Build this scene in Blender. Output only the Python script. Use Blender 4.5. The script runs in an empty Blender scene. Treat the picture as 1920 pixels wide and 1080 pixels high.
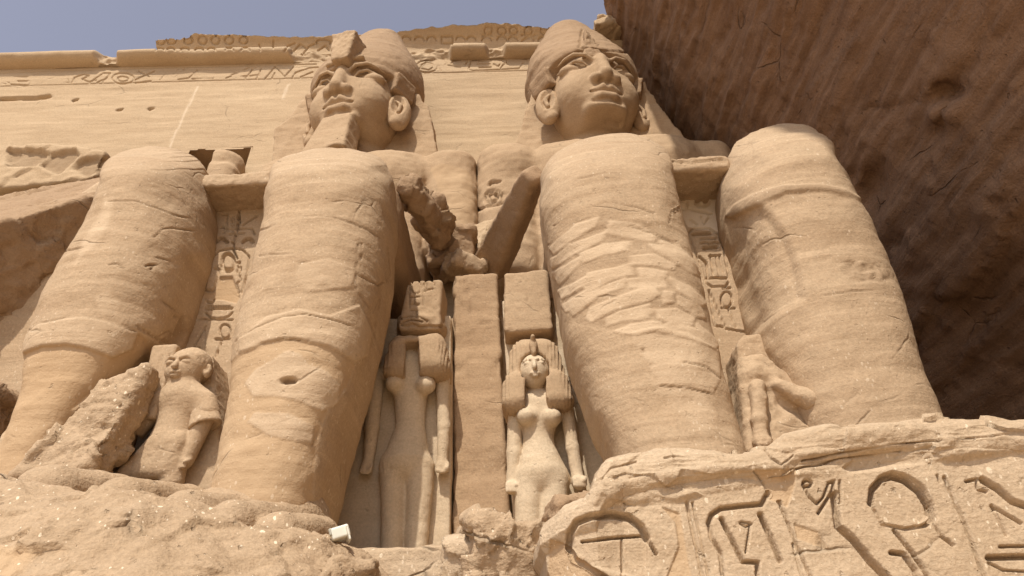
import bpy, math, time
import numpy as np
T0 = time.time()
rad = math.radians
SC = bpy.context.scene

# ------------------------------------------------------------------ camera
PITCH, ROLL, FPX = rad(35), rad(3.4), 1280.0          # focal length in pixels of a 1920 wide frame (24 mm)
cp, sp, cr, sr = math.cos(PITCH), math.sin(PITCH), math.cos(ROLL), math.sin(ROLL)
R0 = np.array([1, 0, 0.]); U0 = np.array([0, -sp, cp]); FW = np.array([0, cp, sp])
cam = bpy.data.cameras.new('camera'); camo = bpy.data.objects.new('camera', cam)
SC.collection.objects.link(camo); SC.camera = camo
cam.sensor_width = 36; cam.lens = FPX / 1920 * 36; cam.clip_start = 0.1; cam.clip_end = 5000
Rr = R0 * cr - U0 * sr; Ur = R0 * sr + U0 * cr
from mathutils import Matrix, Vector
camo.matrix_world = Matrix(((Rr[0], Ur[0], -FW[0], 0), (Rr[1], Ur[1], -FW[1], 0), (Rr[2], Ur[2], -FW[2], 0), (0, 0, 0, 1)))

# ------------------------------------------------------------------ sky and sun
SUN_AZ, SUN_EL = rad(13), rad(55)                      # sun behind the camera, to its left
world = bpy.data.worlds.new('World'); SC.world = world; world.use_nodes = True
wn = world.node_tree; bg = wn.nodes['Background']
sky = wn.nodes.new('ShaderNodeTexSky'); sky.sky_type = 'NISHITA'; sky.sun_disc = False
sky.sun_elevation = SUN_EL; sky.sun_rotation = math.pi + SUN_AZ
sky.air_density = 1.0; sky.dust_density = 2.5; sky.ozone_density = 1.0; sky.altitude = 200
hs = wn.nodes.new('ShaderNodeHueSaturation'); hs.inputs['Saturation'].default_value = 0.5; hs.inputs['Value'].default_value = 1.0
hs.inputs['Hue'].default_value = 0.525
wn.links.new(sky.outputs[0], hs.inputs['Color']); wn.links.new(hs.outputs[0], bg.inputs['Color'])
bg.inputs['Strength'].default_value = 0.15
sl = bpy.data.lights.new('sun', 'SUN'); sl.energy = 3.75; sl.angle = rad(0.55); sl.color = (1.0, 0.925, 0.81)
so = bpy.data.objects.new('sun', sl); SC.collection.objects.link(so)
S = Vector((-math.sin(SUN_AZ) * math.cos(SUN_EL), -math.cos(SUN_AZ) * math.cos(SUN_EL), math.sin(SUN_EL)))
so.rotation_euler = (-S).to_track_quat('-Z', 'Y').to_euler(); so.location = (-8, -20, 40)
SC.view_settings.view_transform = 'Standard'; SC.view_settings.look = 'None'
SC.view_settings.gamma = 1.0; SC.view_settings.exposure = 0.2; SC.view_settings.use_curve_mapping = False

# ------------------------------------------------------------------ back-projection helpers
def ray(px, py):
    u = px - 960.0; v = 540.0 - py
    u2 = u * cr + v * sr; v2 = -u * sr + v * cr
    return FW * FPX + R0 * u2 + U0 * v2
def at(px, py, Y):
    d = ray(px, py); return d * (Y / d[1])
def at_z(px, py, z):
    d = ray(px, py); return d * (z / d[2])
def proj(P):
    d = P @ FW; d = np.where(d < .05, .05, d); u2 = P @ R0 / d * FPX; v2 = P @ U0 / d * FPX
    return 960 + u2 * cr - v2 * sr, 540 - (u2 * sr + v2 * cr)

# ------------------------------------------------------------------ noise
def vnoise(P, seed=0):
    P = np.asarray(P, np.float32); I = np.floor(P).astype(np.int32); f = P - I; f = f * f * (3 - 2 * f)
    def h(dx, dy, dz):
        n = (I[:, 0] + dx) * 374761393 + (I[:, 1] + dy) * 668265263 + (I[:, 2] + dz) * 1274126177 + seed * 974634777
        n = (n ^ ((n >> 13) & 0x7ffff)) * 1274126177
        n = n ^ ((n >> 16) & 0xffff)
        return (n & 0xffff).astype(np.float32) / 32767.5 - 1
    with np.errstate(over='ignore'):
        x, y, z = f[:, 0], f[:, 1], f[:, 2]
        a = h(0,0,0)*(1-x)+h(1,0,0)*x; b = h(0,1,0)*(1-x)+h(1,1,0)*x
        c = h(0,0,1)*(1-x)+h(1,0,1)*x; d = h(0,1,1)*(1-x)+h(1,1,1)*x
        return (a*(1-y)+b*y)*(1-z)+(c*(1-y)+d*y)*z
def fbm(P, scale=1.0, octs=4, seed=0, gain=.5):
    P = np.asarray(P) * np.asarray(scale); o = 0; a = 1.0
    for i in range(octs):
        o = o + a * vnoise(P * 2.03 ** i + 17.3 * i, seed + i); a *= gain
    return o
def ridge(P, scale=1.0, octs=4, seed=0):
    P = np.asarray(P) * np.asarray(scale); o = 0; a = 1.0
    for i in range(octs):
        o = o + a * (1 - 2 * np.abs(vnoise(P * 2.03 ** i + 9.1 * i, seed + i))); a *= .5
    return o
def facet(P, scale=1.0, seed=0, tilt=.8):
    """flat broken faces: every cell of a jittered lattice is a tilted plane"""
    P = (np.asarray(P) * np.asarray(scale)).astype(np.float32); I = np.floor(P).astype(np.int32); best = np.full(len(P), 1e9, np.float32); val = np.zeros(len(P), np.float32)
    def h(c, k):
        with np.errstate(over='ignore'):
            n = c[:, 0] * 374761393 + c[:, 1] * 668265263 + c[:, 2] * 1274126177 + np.int32((seed * 7919 + k * 104729) % 2000003) * 97463
            n = (n ^ ((n >> 13) & 0x7ffff)) * 1274126177; n = n ^ ((n >> 16) & 0xffff)
        return (n & 0xffff).astype(np.float32) / 65535
    for dx in (-1, 0, 1):
        for dy in (-1, 0, 1):
            for dz in (-1, 0, 1):
                c = I + np.array([dx, dy, dz], np.int32)
                d = P - c - np.stack([h(c, 1), h(c, 2), h(c, 3)], 1); r = (d * d).sum(1)
                m = np.nonzero(r < best)[0]; best[m] = r[m]; cm_, dm = c[m], d[m]
                val[m] = .30 * (h(cm_, 4) * 2 - 1) + 1.3 * tilt * (dm[:, 0] * (h(cm_, 5) - .5) + dm[:, 1] * (h(cm_, 6) - .5) + dm[:, 2] * (h(cm_, 7) - .5)) * 2
    return val
def sstep(a, b, x):
    t = np.clip((x - a) / (b - a), 0, 1); return t * t * (3 - 2 * t)

# ------------------------------------------------------------------ distance fields and surface nets
class Grid:
    def __init__(s, lo, hi, h):
        s.lo = np.array(lo, float); s.h = h
        s.n = np.ceil((np.array(hi, float) - s.lo) / h).astype(int) + 1
        ax = [(s.lo[i] + h * np.arange(s.n[i])).astype(np.float32) for i in range(3)]
        s.X = ax[0][:, None, None]; s.Y = ax[1][None, :, None]; s.Z = ax[2][None, None, :]
        s.f = None
    def ell(s, c, r):
        x, y, z = s.X - np.float32(c[0]), s.Y - np.float32(c[1]), s.Z - np.float32(c[2])
        k0 = np.sqrt((x/r[0])**2 + (y/r[1])**2 + (z/r[2])**2) + 1e-5
        k1 = np.sqrt((x/r[0]**2)**2 + (y/r[1]**2)**2 + (z/r[2]**2)**2) + 1e-5
        return (k0 * (k0 - 1) / k1).astype(np.float32)
    def cap(s, a, b, r1, r2=None, sq=(1, 1, 1)):
        r2 = r1 if r2 is None else r2
        a = np.array(a, np.float32); b = np.array(b, np.float32); d = b - a
        x, y, z = s.X - a[0], s.Y - a[1], s.Z - a[2]
        t = np.clip((x*d[0] + y*d[1] + z*d[2]) / max(float(d @ d), 1e-6), 0, 1)
        return np.sqrt(((x - t*d[0])*sq[0])**2 + ((y - t*d[1])*sq[1])**2 + ((z - t*d[2])*sq[2])**2) - (r1 + (r2 - r1) * t)
    def chain(s, pts, rs, k=.04):
        if np.isscalar(rs): rs = [rs] * len(pts)
        o = None
        for i in range(len(pts) - 1):
            c = s.cap(pts[i], pts[i+1], rs[i], rs[i+1]); o = c if o is None else np.minimum(o, c)
        return o
    def box(s, c, b, r=.05, rz=0, rx=0, ry=0):
        x, y, z = s.X - np.float32(c[0]), s.Y - np.float32(c[1]), s.Z - np.float32(c[2])
        if rz: q, w = math.cos(rz), math.sin(rz); x, y = x*q + y*w, -x*w + y*q
        if ry: q, w = math.cos(ry), math.sin(ry); x, z = x*q - z*w, x*w + z*q
        if rx: q, w = math.cos(rx), math.sin(rx); y, z = y*q + z*w, -y*w + z*q
        x, y, z = np.abs(x) - (b[0]-r), np.abs(y) - (b[1]-r), np.abs(z) - (b[2]-r)
        return np.sqrt(np.maximum(x,0)**2 + np.maximum(y,0)**2 + np.maximum(z,0)**2) + np.minimum(np.maximum(np.maximum(x,y),z),0) - r
    def taper(s, z0, z1, x0, x1, w0, w1, y0, y1, r=.06):
        """slab between two heights whose centre and half width change with height, between two depths"""
        t = np.clip((s.Z - z0) / (z1 - z0), 0, 1)
        x = np.abs(s.X - (x0 + (x1-x0)*t)) - (w0 + (w1-w0)*t - r)
        y = np.abs(s.Y - (y0+y1)/2) - (abs(y1-y0)/2 - r)
        z = np.abs(s.Z - (z0+z1)/2) - (abs(z1-z0)/2 - r)
        return np.sqrt(np.maximum(x,0)**2 + np.maximum(y,0)**2 + np.maximum(z,0)**2) + np.minimum(np.maximum(np.maximum(x,y),z),0) - r
    def add(s, d, k=.05):
        s.f = np.broadcast_to(d, s.n).astype(np.float32) if s.f is None else smin(s.f, d, k)
    def sub(s, d, k=.05): s.f = -smin(-s.f, d, k)
    def cut(s, d, k=.05): s.f = -smin(-s.f, -d, k)
    def plane(s, p, n):                                   # positive on the side n points to
        n = np.array(n, float); n /= np.linalg.norm(n)
        return ((s.X-p[0])*n[0] + (s.Y-p[1])*n[1] + (s.Z-p[2])*n[2]).astype(np.float32)
    def mesh(s):
        f = np.ascontiguousarray(s.f); n = f.shape
        f = f.copy(); big = np.float32(s.h)
        for sl_ in ((0,), (-1,)):
            f[sl_[0]] = np.maximum(f[sl_[0]], big); f[:, sl_[0]] = np.maximum(f[:, sl_[0]], big); f[:, :, sl_[0]] = np.maximum(f[:, :, sl_[0]], big)
        ins = f < 0
        m = np.zeros((n[0]-1, n[1]-1, n[2]-1), np.int8)
        for dx in (0,1):
            for dy in (0,1):
                for dz in (0,1):
                    m += ins[dx:n[0]-1+dx, dy:n[1]-1+dy, dz:n[2]-1+dz]
        act = (m > 0) & (m < 8)
        idx = np.full(act.shape, -1, np.int64); ii = np.argwhere(act); idx[act] = np.arange(len(ii))
        acc = np.zeros((len(ii), 3)); cnt = np.zeros(len(ii))
        cor = [(dx,dy,dz) for dx in (0,1) for dy in (0,1) for dz in (0,1)]
        val = {c: f[ii[:,0]+c[0], ii[:,1]+c[1], ii[:,2]+c[2]] for c in cor}
        for a in cor:
            for ax in range(3):
                if a[ax] == 0:
                    b = tuple(1 if i == ax else a[i] for i in range(3))
                    va, vb = val[a], val[b]; x = (va < 0) != (vb < 0)
                    t = np.where(x, va / np.where(x, va - vb, 1), 0)
                    p = np.array(a, float)[None, :] + np.zeros((len(ii), 3)); p[:, ax] = t
                    acc[x] += p[x]; cnt[x] += 1
        V = s.lo + s.h * (ii + acc / cnt[:, None])
        Fs = []
        for ax in range(3):
            o = [i for i in range(3) if i != ax]
            A = np.moveaxis(ins, ax, 0); I = np.moveaxis(idx, ax, 0)
            a0, a1 = A[:-1, 1:-1, 1:-1], A[1:, 1:-1, 1:-1]
            e = np.argwhere(a0 != a1)
            if not len(e): continue
            x, y, z = e[:,0], e[:,1], e[:,2]
            q = np.stack([I[x, y, z], I[x, y+1, z], I[x, y+1, z+1], I[x, y, z+1]], 1)
            fl = a0[x, y, z].copy()
            if ax == 1: fl = ~fl
            q[~fl] = q[~fl][:, ::-1]
            Fs.append(q)
        return Mesh(V, np.concatenate(Fs))
def smin(a, b, k):
    if k <= 0: return np.minimum(a, b)
    h = np.maximum(k - np.abs(a - b), 0) / k
    return np.minimum(a, b) - h * h * (k * .25)

class Mesh:
    def __init__(s, V, F): s.V = np.asarray(V, float); s.F = np.asarray(F); s.attr = {}
    def normals(s):
        V, F = s.V, s.F
        n = np.cross(V[F[:,2]] - V[F[:,0]], V[F[:,3]] - V[F[:,1]]); N = np.zeros_like(V)
        for i in range(4):
            for k in range(3): N[:, k] += np.bincount(F[:, i], n[:, k], len(V))
        return N / (np.linalg.norm(N, axis=1, keepdims=True) + 1e-12)
    def disp(s, amt): s.V = s.V + s.normals() * np.asarray(amt)[:, None]; return s
    def rough(s, big=.05, fine=.02, scale=.5, seed=0, strata=.0):
        a = big * fbm(s.V, scale, 3, seed) + fine * fbm(s.V, scale * 6, 3, seed + 9)
        if strata: a = a + strata * fbm(s.V, (.35, .35, 2.6), 3, seed + 5)
        return s.disp(a)
    def pxy(s): return proj(s.V)
    def strokes(s, L, depth, w, soft=.6, jit=1.2, seed=3):
        """cut grooves along polylines; w is the half width"""
        x, y = s.pxy()
        j = fbm(s.V, 2.5, 2, seed); x = x + j * jit; y = y + fbm(s.V, 2.5, 2, seed + 40) * jit
        D = np.zeros(len(x))
        for pl in L:
            ww, dd = w, depth
            if isinstance(pl, tuple) and isinstance(pl[0], list): pl, ww, dd = pl[0], pl[1], pl[2] * depth
            P = np.array(pl, float)
            for a, b in zip(P[:-1], P[1:]):
                lo, hi = np.minimum(a, b) - ww - 1, np.maximum(a, b) + ww + 1
                m = np.nonzero((x > lo[0]) & (x < hi[0]) & (y > lo[1]) & (y < hi[1]))[0]
                if not len(m): continue
                d = b - a; t = np.clip(((x[m]-a[0])*d[0] + (y[m]-a[1])*d[1]) / max(d @ d, 1e-6), 0, 1)
                r = np.hypot(x[m]-a[0]-t*d[0], y[m]-a[1]-t*d[1]) / ww
                D[m] = np.maximum(D[m], dd * (1 - sstep(1 - soft, 1, r)))
        return D
    def inside(s, poly, soft=4, jit=4, seed=5, sc=1.2, grow=0):
        """0..1 coverage of a patch outline"""
        x, y = s.pxy(); x = x + jit * fbm(s.V, sc, 3, seed); y = y + jit * fbm(s.V, sc, 3, seed + 31)
        P = np.array(poly, float); ins = np.zeros(len(x), bool); dm = np.full(len(x), 1e9)
        for a, b in zip(P, np.roll(P, -1, 0)):
            c = ((a[1] > y) != (b[1] > y))
            with np.errstate(divide='ignore', invalid='ignore'):
                ins ^= c & (x < (b[0]-a[0]) * (y-a[1]) / (b[1]-a[1]) + a[0])
            d = b - a; t = np.clip(((x-a[0])*d[0] + (y-a[1])*d[1]) / max(d @ d, 1e-6), 0, 1)
            dm = np.minimum(dm, np.hypot(x-a[0]-t*d[0], y-a[1]-t*d[1]))
        return sstep(-soft/2, soft/2, np.where(ins, dm, -dm) + grow)
    def setattr_(s, name, v): s.attr[name] = np.maximum(s.attr.get(name, 0), v)
    def build(s, name, mat, parent=None, smooth=True):
        me = bpy.data.meshes.new(name); V = s.V
        off = np.array(parent['_w'][:]) if parent is not None else np.zeros(3)
        V = (V - off).astype(np.float32); F = s.F.astype(np.int32)
        me.vertices.add(len(V)); me.vertices.foreach_set('co', V.ravel())
        me.loops.add(F.size); me.loops.foreach_set('vertex_index', F.ravel())
        me.polygons.add(len(F)); me.polygons.foreach_set('loop_start', np.arange(0, F.size, 4, dtype=np.int32))
        me.polygons.foreach_set('loop_total', np.full(len(F), 4, np.int32))
        me.polygons.foreach_set('use_smooth', np.full(len(F), smooth))
        for k, v in s.attr.items():
            a = me.attributes.new(k, 'FLOAT', 'POINT'); a.data.foreach_set('value', np.asarray(v, np.float32))
        me.update(calc_edges=True); me.validate(); me.materials.append(mat)
        o = bpy.data.objects.new(name, me); SC.collection.objects.link(o)
        if parent is not None:
            root = parent
            o.parent = parent; o['_w'] = parent['_w']
        else: o['_w'] = [0., 0., 0.]
        ALL.append(o); return o
ALL = []
def thing(name, label, cat, loc, group=None):
    o = bpy.data.objects.new(name, None); SC.collection.objects.link(o); o.location = loc
    o.empty_display_size = .5; o['_w'] = [float(v) for v in loc]; o['label'] = label; o['category'] = cat
    if group: o['group'] = group
    ALL.append(o); return o
def tag(o, label, cat, group=None):
    o['label'] = label; o['category'] = cat
    if group: o['group'] = group
    return o
def structure(o): o['kind'] = 'structure'; return o

def lattice(nu, nv, wrap=False):
    i, j = np.meshgrid(np.arange(nu if wrap else nu-1), np.arange(nv-1), indexing='ij')
    i2 = (i+1) % nu
    return np.stack([i*nv+j, i2*nv+j, i2*nv+j+1, i*nv+j+1], -1).reshape(-1, 4)
def resample(P, n, smooth=0):
    P = np.array(P, float); L = np.r_[0, np.cumsum(np.linalg.norm(np.diff(P, axis=0), axis=1))]
    t = np.linspace(0, L[-1], n); return np.stack([np.interp(t, L, P[:, k]) for k in range(P.shape[1])], 1)
def crop(x0, y0, s):
    return lambda L: [(x0 + a / s, y0 + b / s) for a, b in L]
def arc(cx, cy, rx, ry, a0=0, a1=360, n=24):
    return [(cx + rx*math.cos(rad(a)), cy + ry*math.sin(rad(a))) for a in np.linspace(a0, a1, n)]

# ------------------------------------------------------------------ materials
def sandstone(name, base, band, deep, strata=1.0, specks=.0, bump=.5, grain=1.0, drops=.0, tilt=0.0, bandscale=(.25, .25, 2.2)):
    m = bpy.data.materials.new(name); m.use_nodes = True; t = m.node_tree; N, L = t.nodes, t.links
    bs = N['Principled BSDF']; bs.inputs['Roughness'].default_value = .95
    bs.inputs['Specular IOR Level'].default_value = .12
    tc = N.new('ShaderNodeTexCoord')
    def mapping(sc, rot=(0,0,0)):
        mp = N.new('ShaderNodeMapping'); mp.inputs['Scale'].default_value = sc; mp.inputs['Rotation'].default_value = rot
        L.new(tc.outputs['Object'], mp.inputs['Vector']); return mp.outputs[0]
    def noise(vec, sc, det=5, ro=.55, dist=0):
        n = N.new('ShaderNodeTexNoise'); n.inputs['Scale'].default_value = sc; n.inputs['Detail'].default_value = det
        n.inputs['Roughness'].default_value = ro; n.inputs['Distortion'].default_value = dist
        L.new(vec, n.inputs['Vector']); return n.outputs['Fac']
    def ramp(f, pts):
        r = N.new('ShaderNodeValToRGB'); e = r.color_ramp.elements
        e[0].position, e[0].color = pts[0][0], (*pts[0][1], 1); e[1].position, e[1].color = pts[-1][0], (*pts[-1][1], 1)
        for p, c in pts[1:-1]: q = e.new(p); q.color = (*c, 1)
        L.new(f, r.inputs[0]); return r.outputs[0]
    def gray(f, a, b): return ramp(f, [(a, (0,0,0)), (b, (1,1,1))])
    def mix(f, a, b, mode='MIX', fac=None):
        x = N.new('ShaderNodeMix'); x.data_type = 'RGBA'; x.blend_type = mode
        if f is not None: L.new(f, x.inputs[0])
        else: x.inputs[0].default_value = fac
        for v, i in ((a, 6), (b, 7)):
            if isinstance(v, tuple): x.inputs[i].default_value = (*v, 1)
            else: L.new(v, x.inputs[i])
        return x.outputs[2]
    def math_(op, a, b):
        x = N.new('ShaderNodeMath'); x.operation = op
        for v, i in ((a, 0), (b, 1)):
            if isinstance(v, (int, float)): x.inputs[i].default_value = v
            else: L.new(v, x.inputs[i])
        return x.outputs[0]
    def attr(n):
        a = N.new('ShaderNodeAttribute'); a.attribute_name = n; return a.outputs['Fac']
    flat = mapping((1,1,1)); st = mapping(bandscale, (tilt, tilt*.6, 0))
    big = noise(flat, .33, 4, .6, .4)
    sn = noise(st, 1.0, 4, .62, .35)
    sn2 = noise(mapping((.5,.5,7), (tilt, tilt, 0)), 1.0, 4, .6, .2)
    c = mix(gray(big, .32, .7), base, band)
    c = mix(math_('MULTIPLY', gray(sn, .42, .72), strata * .75), c, deep)
    pale = tuple(min(.8, v * 1.22 + .01) for v in base)
    c = mix(math_('MULTIPLY', gray(sn2, .55, .8), strata * .55), c, pale)
    mott = noise(flat, 2.6, 4, .68)
    c = mix(math_('MULTIPLY', gray(mott, .5, .78), .3), c, tuple(v * .72 for v in base))
    gr = noise(flat, 22, 2, .7)
    c = mix(None, c, ramp(gr, [(.3, (.78,.78,.78)), (.7, (1.16,1.16,1.16))]), 'MULTIPLY', .55 * grain)
    # patches with an outline of their own
    c = mix(math_('MULTIPLY', attr('pale'), math_('ADD', math_('MULTIPLY', gray(mott, .3, .7), .3), .65)), c, (.60, .46, .315))
    c = mix(attr('cement'), c, mix(gray(big, .3, .7), (.46, .315, .185), (.50, .36, .225)))
    c = mix(attr('dark'), c, (.17, .105, .06))
    c = mix(attr('white'), c, (.70, .58, .43))
    if specks or drops:
        v = N.new('ShaderNodeTexVoronoi'); v.inputs['Scale'].default_value = 5.5; v.feature = 'F1'
        wv = mapping((1.0, 1.0, .62), (.3, .5, .2)); L.new(wv, v.inputs['Vector'])
        rn = noise(flat, 1.3, 3, .6)
        sz = math_('MULTIPLY', gray(rn, .40, .7), .17)
        spot = math_('LESS_THAN', math_('ADD', v.outputs['Distance'], math_('MULTIPLY', noise(flat, 30, 2), .08)), math_('ADD', sz, .05))
        v2 = N.new('ShaderNodeTexVoronoi'); v2.inputs['Scale'].default_value = 13; L.new(mapping((1, 1, .5), (.8, .2, .9)), v2.inputs['Vector'])
        spot2 = math_('LESS_THAN', math_('ADD', v2.outputs['Distance'], math_('MULTIPLY', noise(flat, 50, 2), .1)), math_('ADD', math_('MULTIPLY', gray(rn, .35, .65), .16), .075))
        c = mix(math_('MULTIPLY', math_('MAXIMUM', spot, spot2), max(specks, drops)), c, (.70, .58, .43))
    pits = noise(flat, 9, 3, .55)
    c = mix(math_('MULTIPLY', gray(pits, .68, .76), .45), c, tuple(v * .55 for v in base))
    # thin cracks
    wv_ = N.new('ShaderNodeMix'); wv_.data_type = 'VECTOR'; wv_.inputs[0].default_value = .25
    nv = N.new('ShaderNodeTexNoise'); nv.inputs['Scale'].default_value = 1.1; nv.inputs['Detail'].default_value = 5; L.new(flat, nv.inputs['Vector'])
    L.new(mapping((.55, .55, 1.0)), wv_.inputs[4]); L.new(nv.outputs['Color'], wv_.inputs[5])
    ve = N.new('ShaderNodeTexVoronoi'); ve.feature = 'DISTANCE_TO_EDGE'; ve.inputs['Scale'].default_value = .9; L.new(wv_.outputs[1], ve.inputs['Vector'])
    ck = math_('MULTIPLY', math_('SUBTRACT', 1.0, gray(ve.outputs['Distance'], .0, .014)), gray(noise(flat, .8, 3), .56, .66))
    c = mix(math_('MULTIPLY', ck, .55), c, tuple(v * .5 for v in base))
    L.new(c, bs.inputs['Base Color'])
    # bump
    h = math_('MULTIPLY', sn2, .5 * strata)
    h = math_('ADD', h, math_('MULTIPLY', mott, .9)); h = math_('ADD', h, math_('MULTIPLY', gr, .25))
    h = math_('ADD', h, math_('MULTIPLY', ck, -.7)); h = math_('ADD', h, math_('MULTIPLY', gray(pits, .66, .78), -.5))
    b = N.new('ShaderNodeBump'); b.inputs['Strength'].default_value = bump; b.inputs['Distance'].default_value = .07
    L.new(h, b.inputs['Height']); L.new(b.outputs[0], bs.inputs['Normal'])
    return m
M_leg = sandstone('carved_sandstone', (0.492, 0.366, 0.242), (0.428, 0.309, 0.199), (0.389, 0.271, 0.169), .95, .45, .42)
M_head = sandstone('smooth_sandstone', (0.458, 0.332, 0.213), (0.414, 0.293, 0.183), (0.389, 0.268, 0.166), .8, 0, .35)
M_crown = sandstone('weathered_sandstone', (0.369, 0.255, 0.160), (0.335, 0.227, 0.140), (0.295, 0.197, 0.119), .8, 0, .65)
M_wall = sandstone('banded_sandstone', (0.497, 0.372, 0.241), (0.458, 0.337, 0.215), (0.414, 0.299, 0.186), 1.0, 0, .4)
M_queen = sandstone('pale_sandstone', (0.630, 0.516, 0.372), (0.532, 0.410, 0.277), (0.443, 0.329, 0.209), .6, .15, .4)
M_niche = sandstone('niche_sandstone', (0.424, 0.296, 0.183), (0.384, 0.263, 0.162), (0.345, 0.233, 0.139), .7, .15, .45)
M_rock = sandstone('broken_sandstone', (0.448, 0.329, 0.217), (0.394, 0.283, 0.181), (0.335, 0.233, 0.142), .6, 1.0, .9, 1.2)
M_ped = sandstone('inscribed_sandstone', (0.512, 0.395, 0.273), (0.438, 0.324, 0.212), (0.374, 0.263, 0.162), .7, .7, .7, 1.1)
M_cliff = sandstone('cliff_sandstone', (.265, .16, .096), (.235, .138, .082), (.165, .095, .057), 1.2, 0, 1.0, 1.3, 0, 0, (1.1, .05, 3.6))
M_sand = sandstone('sand', (.50, .38, .255), (.54, .41, .275), (.44, .33, .21), .3, .2, .5)

# ================================================================== the setting
n = 40
g = np.linspace(-1, 1, 121); g = np.sign(g) * np.abs(g) ** 2.2 * 900
GX, GY = np.meshgrid(g, g, indexing='ij')
GV = np.stack([GX.ravel(), GY.ravel() + 5, np.full(GX.size, -1.6)], 1); GV[:, 2] += .06 * fbm(GV, .2, 3, 2)
ground = structure(Mesh(GV, lattice(121, 121)).build('ground', M_sand))

# ---- cliff: an overhanging cut rock face on the right, running from the facade towards the viewer
def cliff_x(Y, z): return 5.3 + (26.8 - z) * .315 + .02 * (19 - Y)
ny, nz = 460, 460
yy = np.linspace(24, -14, ny); zz = np.linspace(-2, 44, nz)
YY, ZZ = np.meshgrid(yy, zz, indexing='ij')
P = np.stack([cliff_x(YY, ZZ).ravel(), YY.ravel(), ZZ.ravel()], 1)
top = 27.2 + .55 * (19 - P[:, 1]).clip(0, 60) + .5 * fbm(P, .35, 3, 77)
over = P[:, 2] > top
P[over, 0] += (P[over, 2] - top[over]) * 3.0; P[over, 2] = top[over] + .12 * (P[over, 2] - top[over])
cm = Mesh(P, lattice(ny, nz))
cm.disp(.30 * fbm(P, (.16, .16, .3), 4, 21) + .07 * ridge(P, (.5, .22, 1.1), 4, 31) + .05 * ridge(P, (1.5, .9, 2.6), 3, 41) + .015 * fbm(P, 4, 2, 47))
W_ = P + .25 * fbm(P, .8, 3, 48)[:, None]
cm.disp(.12 * facet(W_, (.30, .10, .45), 49, 1.0) + .06 * facet(W_, (1.3, .35, 2.2), 50, 1.0) + .03 * fbm(P, (1.5, .2, 5), 3, 52))
x, y = cm.pxy()
# fracture scars
def bowl(cx, cy, rx, ry): return np.exp(-(((x-cx)/rx)**2 + ((y-cy)/ry)**2))
cm.disp(-.25 * bowl(1635, 345, 26, 34) - .30 * bowl(1772, 172, 30, 14) + .35 * bowl(1768, 212, 24, 22))
cm.disp(-cm.strokes([[(1610,205),(1680,198),(1740,185),(1790,165)]], .10, 5, .9, 8))
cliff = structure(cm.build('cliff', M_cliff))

# ---- facade
fac = thing('temple_facade', 'high smooth sandstone rock-cut wall with carved frieze and broken cornice behind the statues', 'facade', (-8, 19, -1.6))
def fac_Y(x, z): return 19.4 + .045 * x + (z - 27) * .05
def at_fac(px, py, o=0.):
    d = ray(px, py); return d * ((19.4 - 1.35 - o) / (d[1] - .045 * d[0] - .05 * d[2]))
nx, nz = 620, 330
xs = np.linspace(-34, 12, nx); zs = np.linspace(2, 24.75, nz)
XX, ZZ = np.meshgrid(xs, zs, indexing='ij')
fm = Mesh(np.stack([XX.ravel(), fac_Y(XX, ZZ).ravel(), ZZ.ravel()], 1), lattice(nx, nz))
fm.V[:, 1] += .05 * fbm(fm.V, (.15, 1, .4), 3, 4) + .018 * fbm(fm.V, (.5, 1, 3.5), 3, 5)
HC = [at_fac(*p) for p in ((354,279.5),(472,276),(461,322),(392,318))]
hx0, hx1, hz0, hz1 = HC[0][0], HC[1][0], HC[3][2] - .6, (HC[0][2] + HC[1][2]) / 2
inh = (fm.V[:, 0] > hx0) & (fm.V[:, 0] < hx1) & (fm.V[:, 2] > hz0) & (fm.V[:, 2] < hz1 + .03 * fbm(fm.V, 1.5, 2, 6))
fm.F = fm.F[~inh[fm.F].all(1)]
D = fm.strokes([([(0,186),(40,184),(70,184),(92,181)], 4, 1.4), ([(138,189),(145,187)], 2.4, 1.2), ([(219,206.5),(228,205.5)], 2.4, 1.4), ([(280,205),(286,203.5)], 2.4, 1.4)], .25, 3, .5, .5)
fm.V[:, 1] += D
D2 = fm.strokes([[(374,155),(350,205),(330,250),(313,285)], [(545,150),(530,185)]], 1.0, 3.5, .9, 1.5)
fm.setattr_('white', .5 * D2)
fm.build('wall', M_wall, fac)
y0_ = fac_Y((hx0+hx1)/2, hz1); a_, b_, c_, d_ = hx0 - .04, hx1 + .04, hz0 - .05, hz1 + .05
RV = [(a_,y0_+.05,c_),(b_,y0_+.05,c_),(b_,y0_+.05,d_),(a_,y0_+.05,d_),(a_,y0_+3,c_),(b_,y0_+3,c_),(b_,y0_+3,d_),(a_,y0_+3,d_)]
Mesh(RV, [(0,4,5,1),(1,5,6,2),(2,6,7,3),(3,7,4,0),(4,7,6,5)]).build('recess', M_niche, fac, False)
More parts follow.
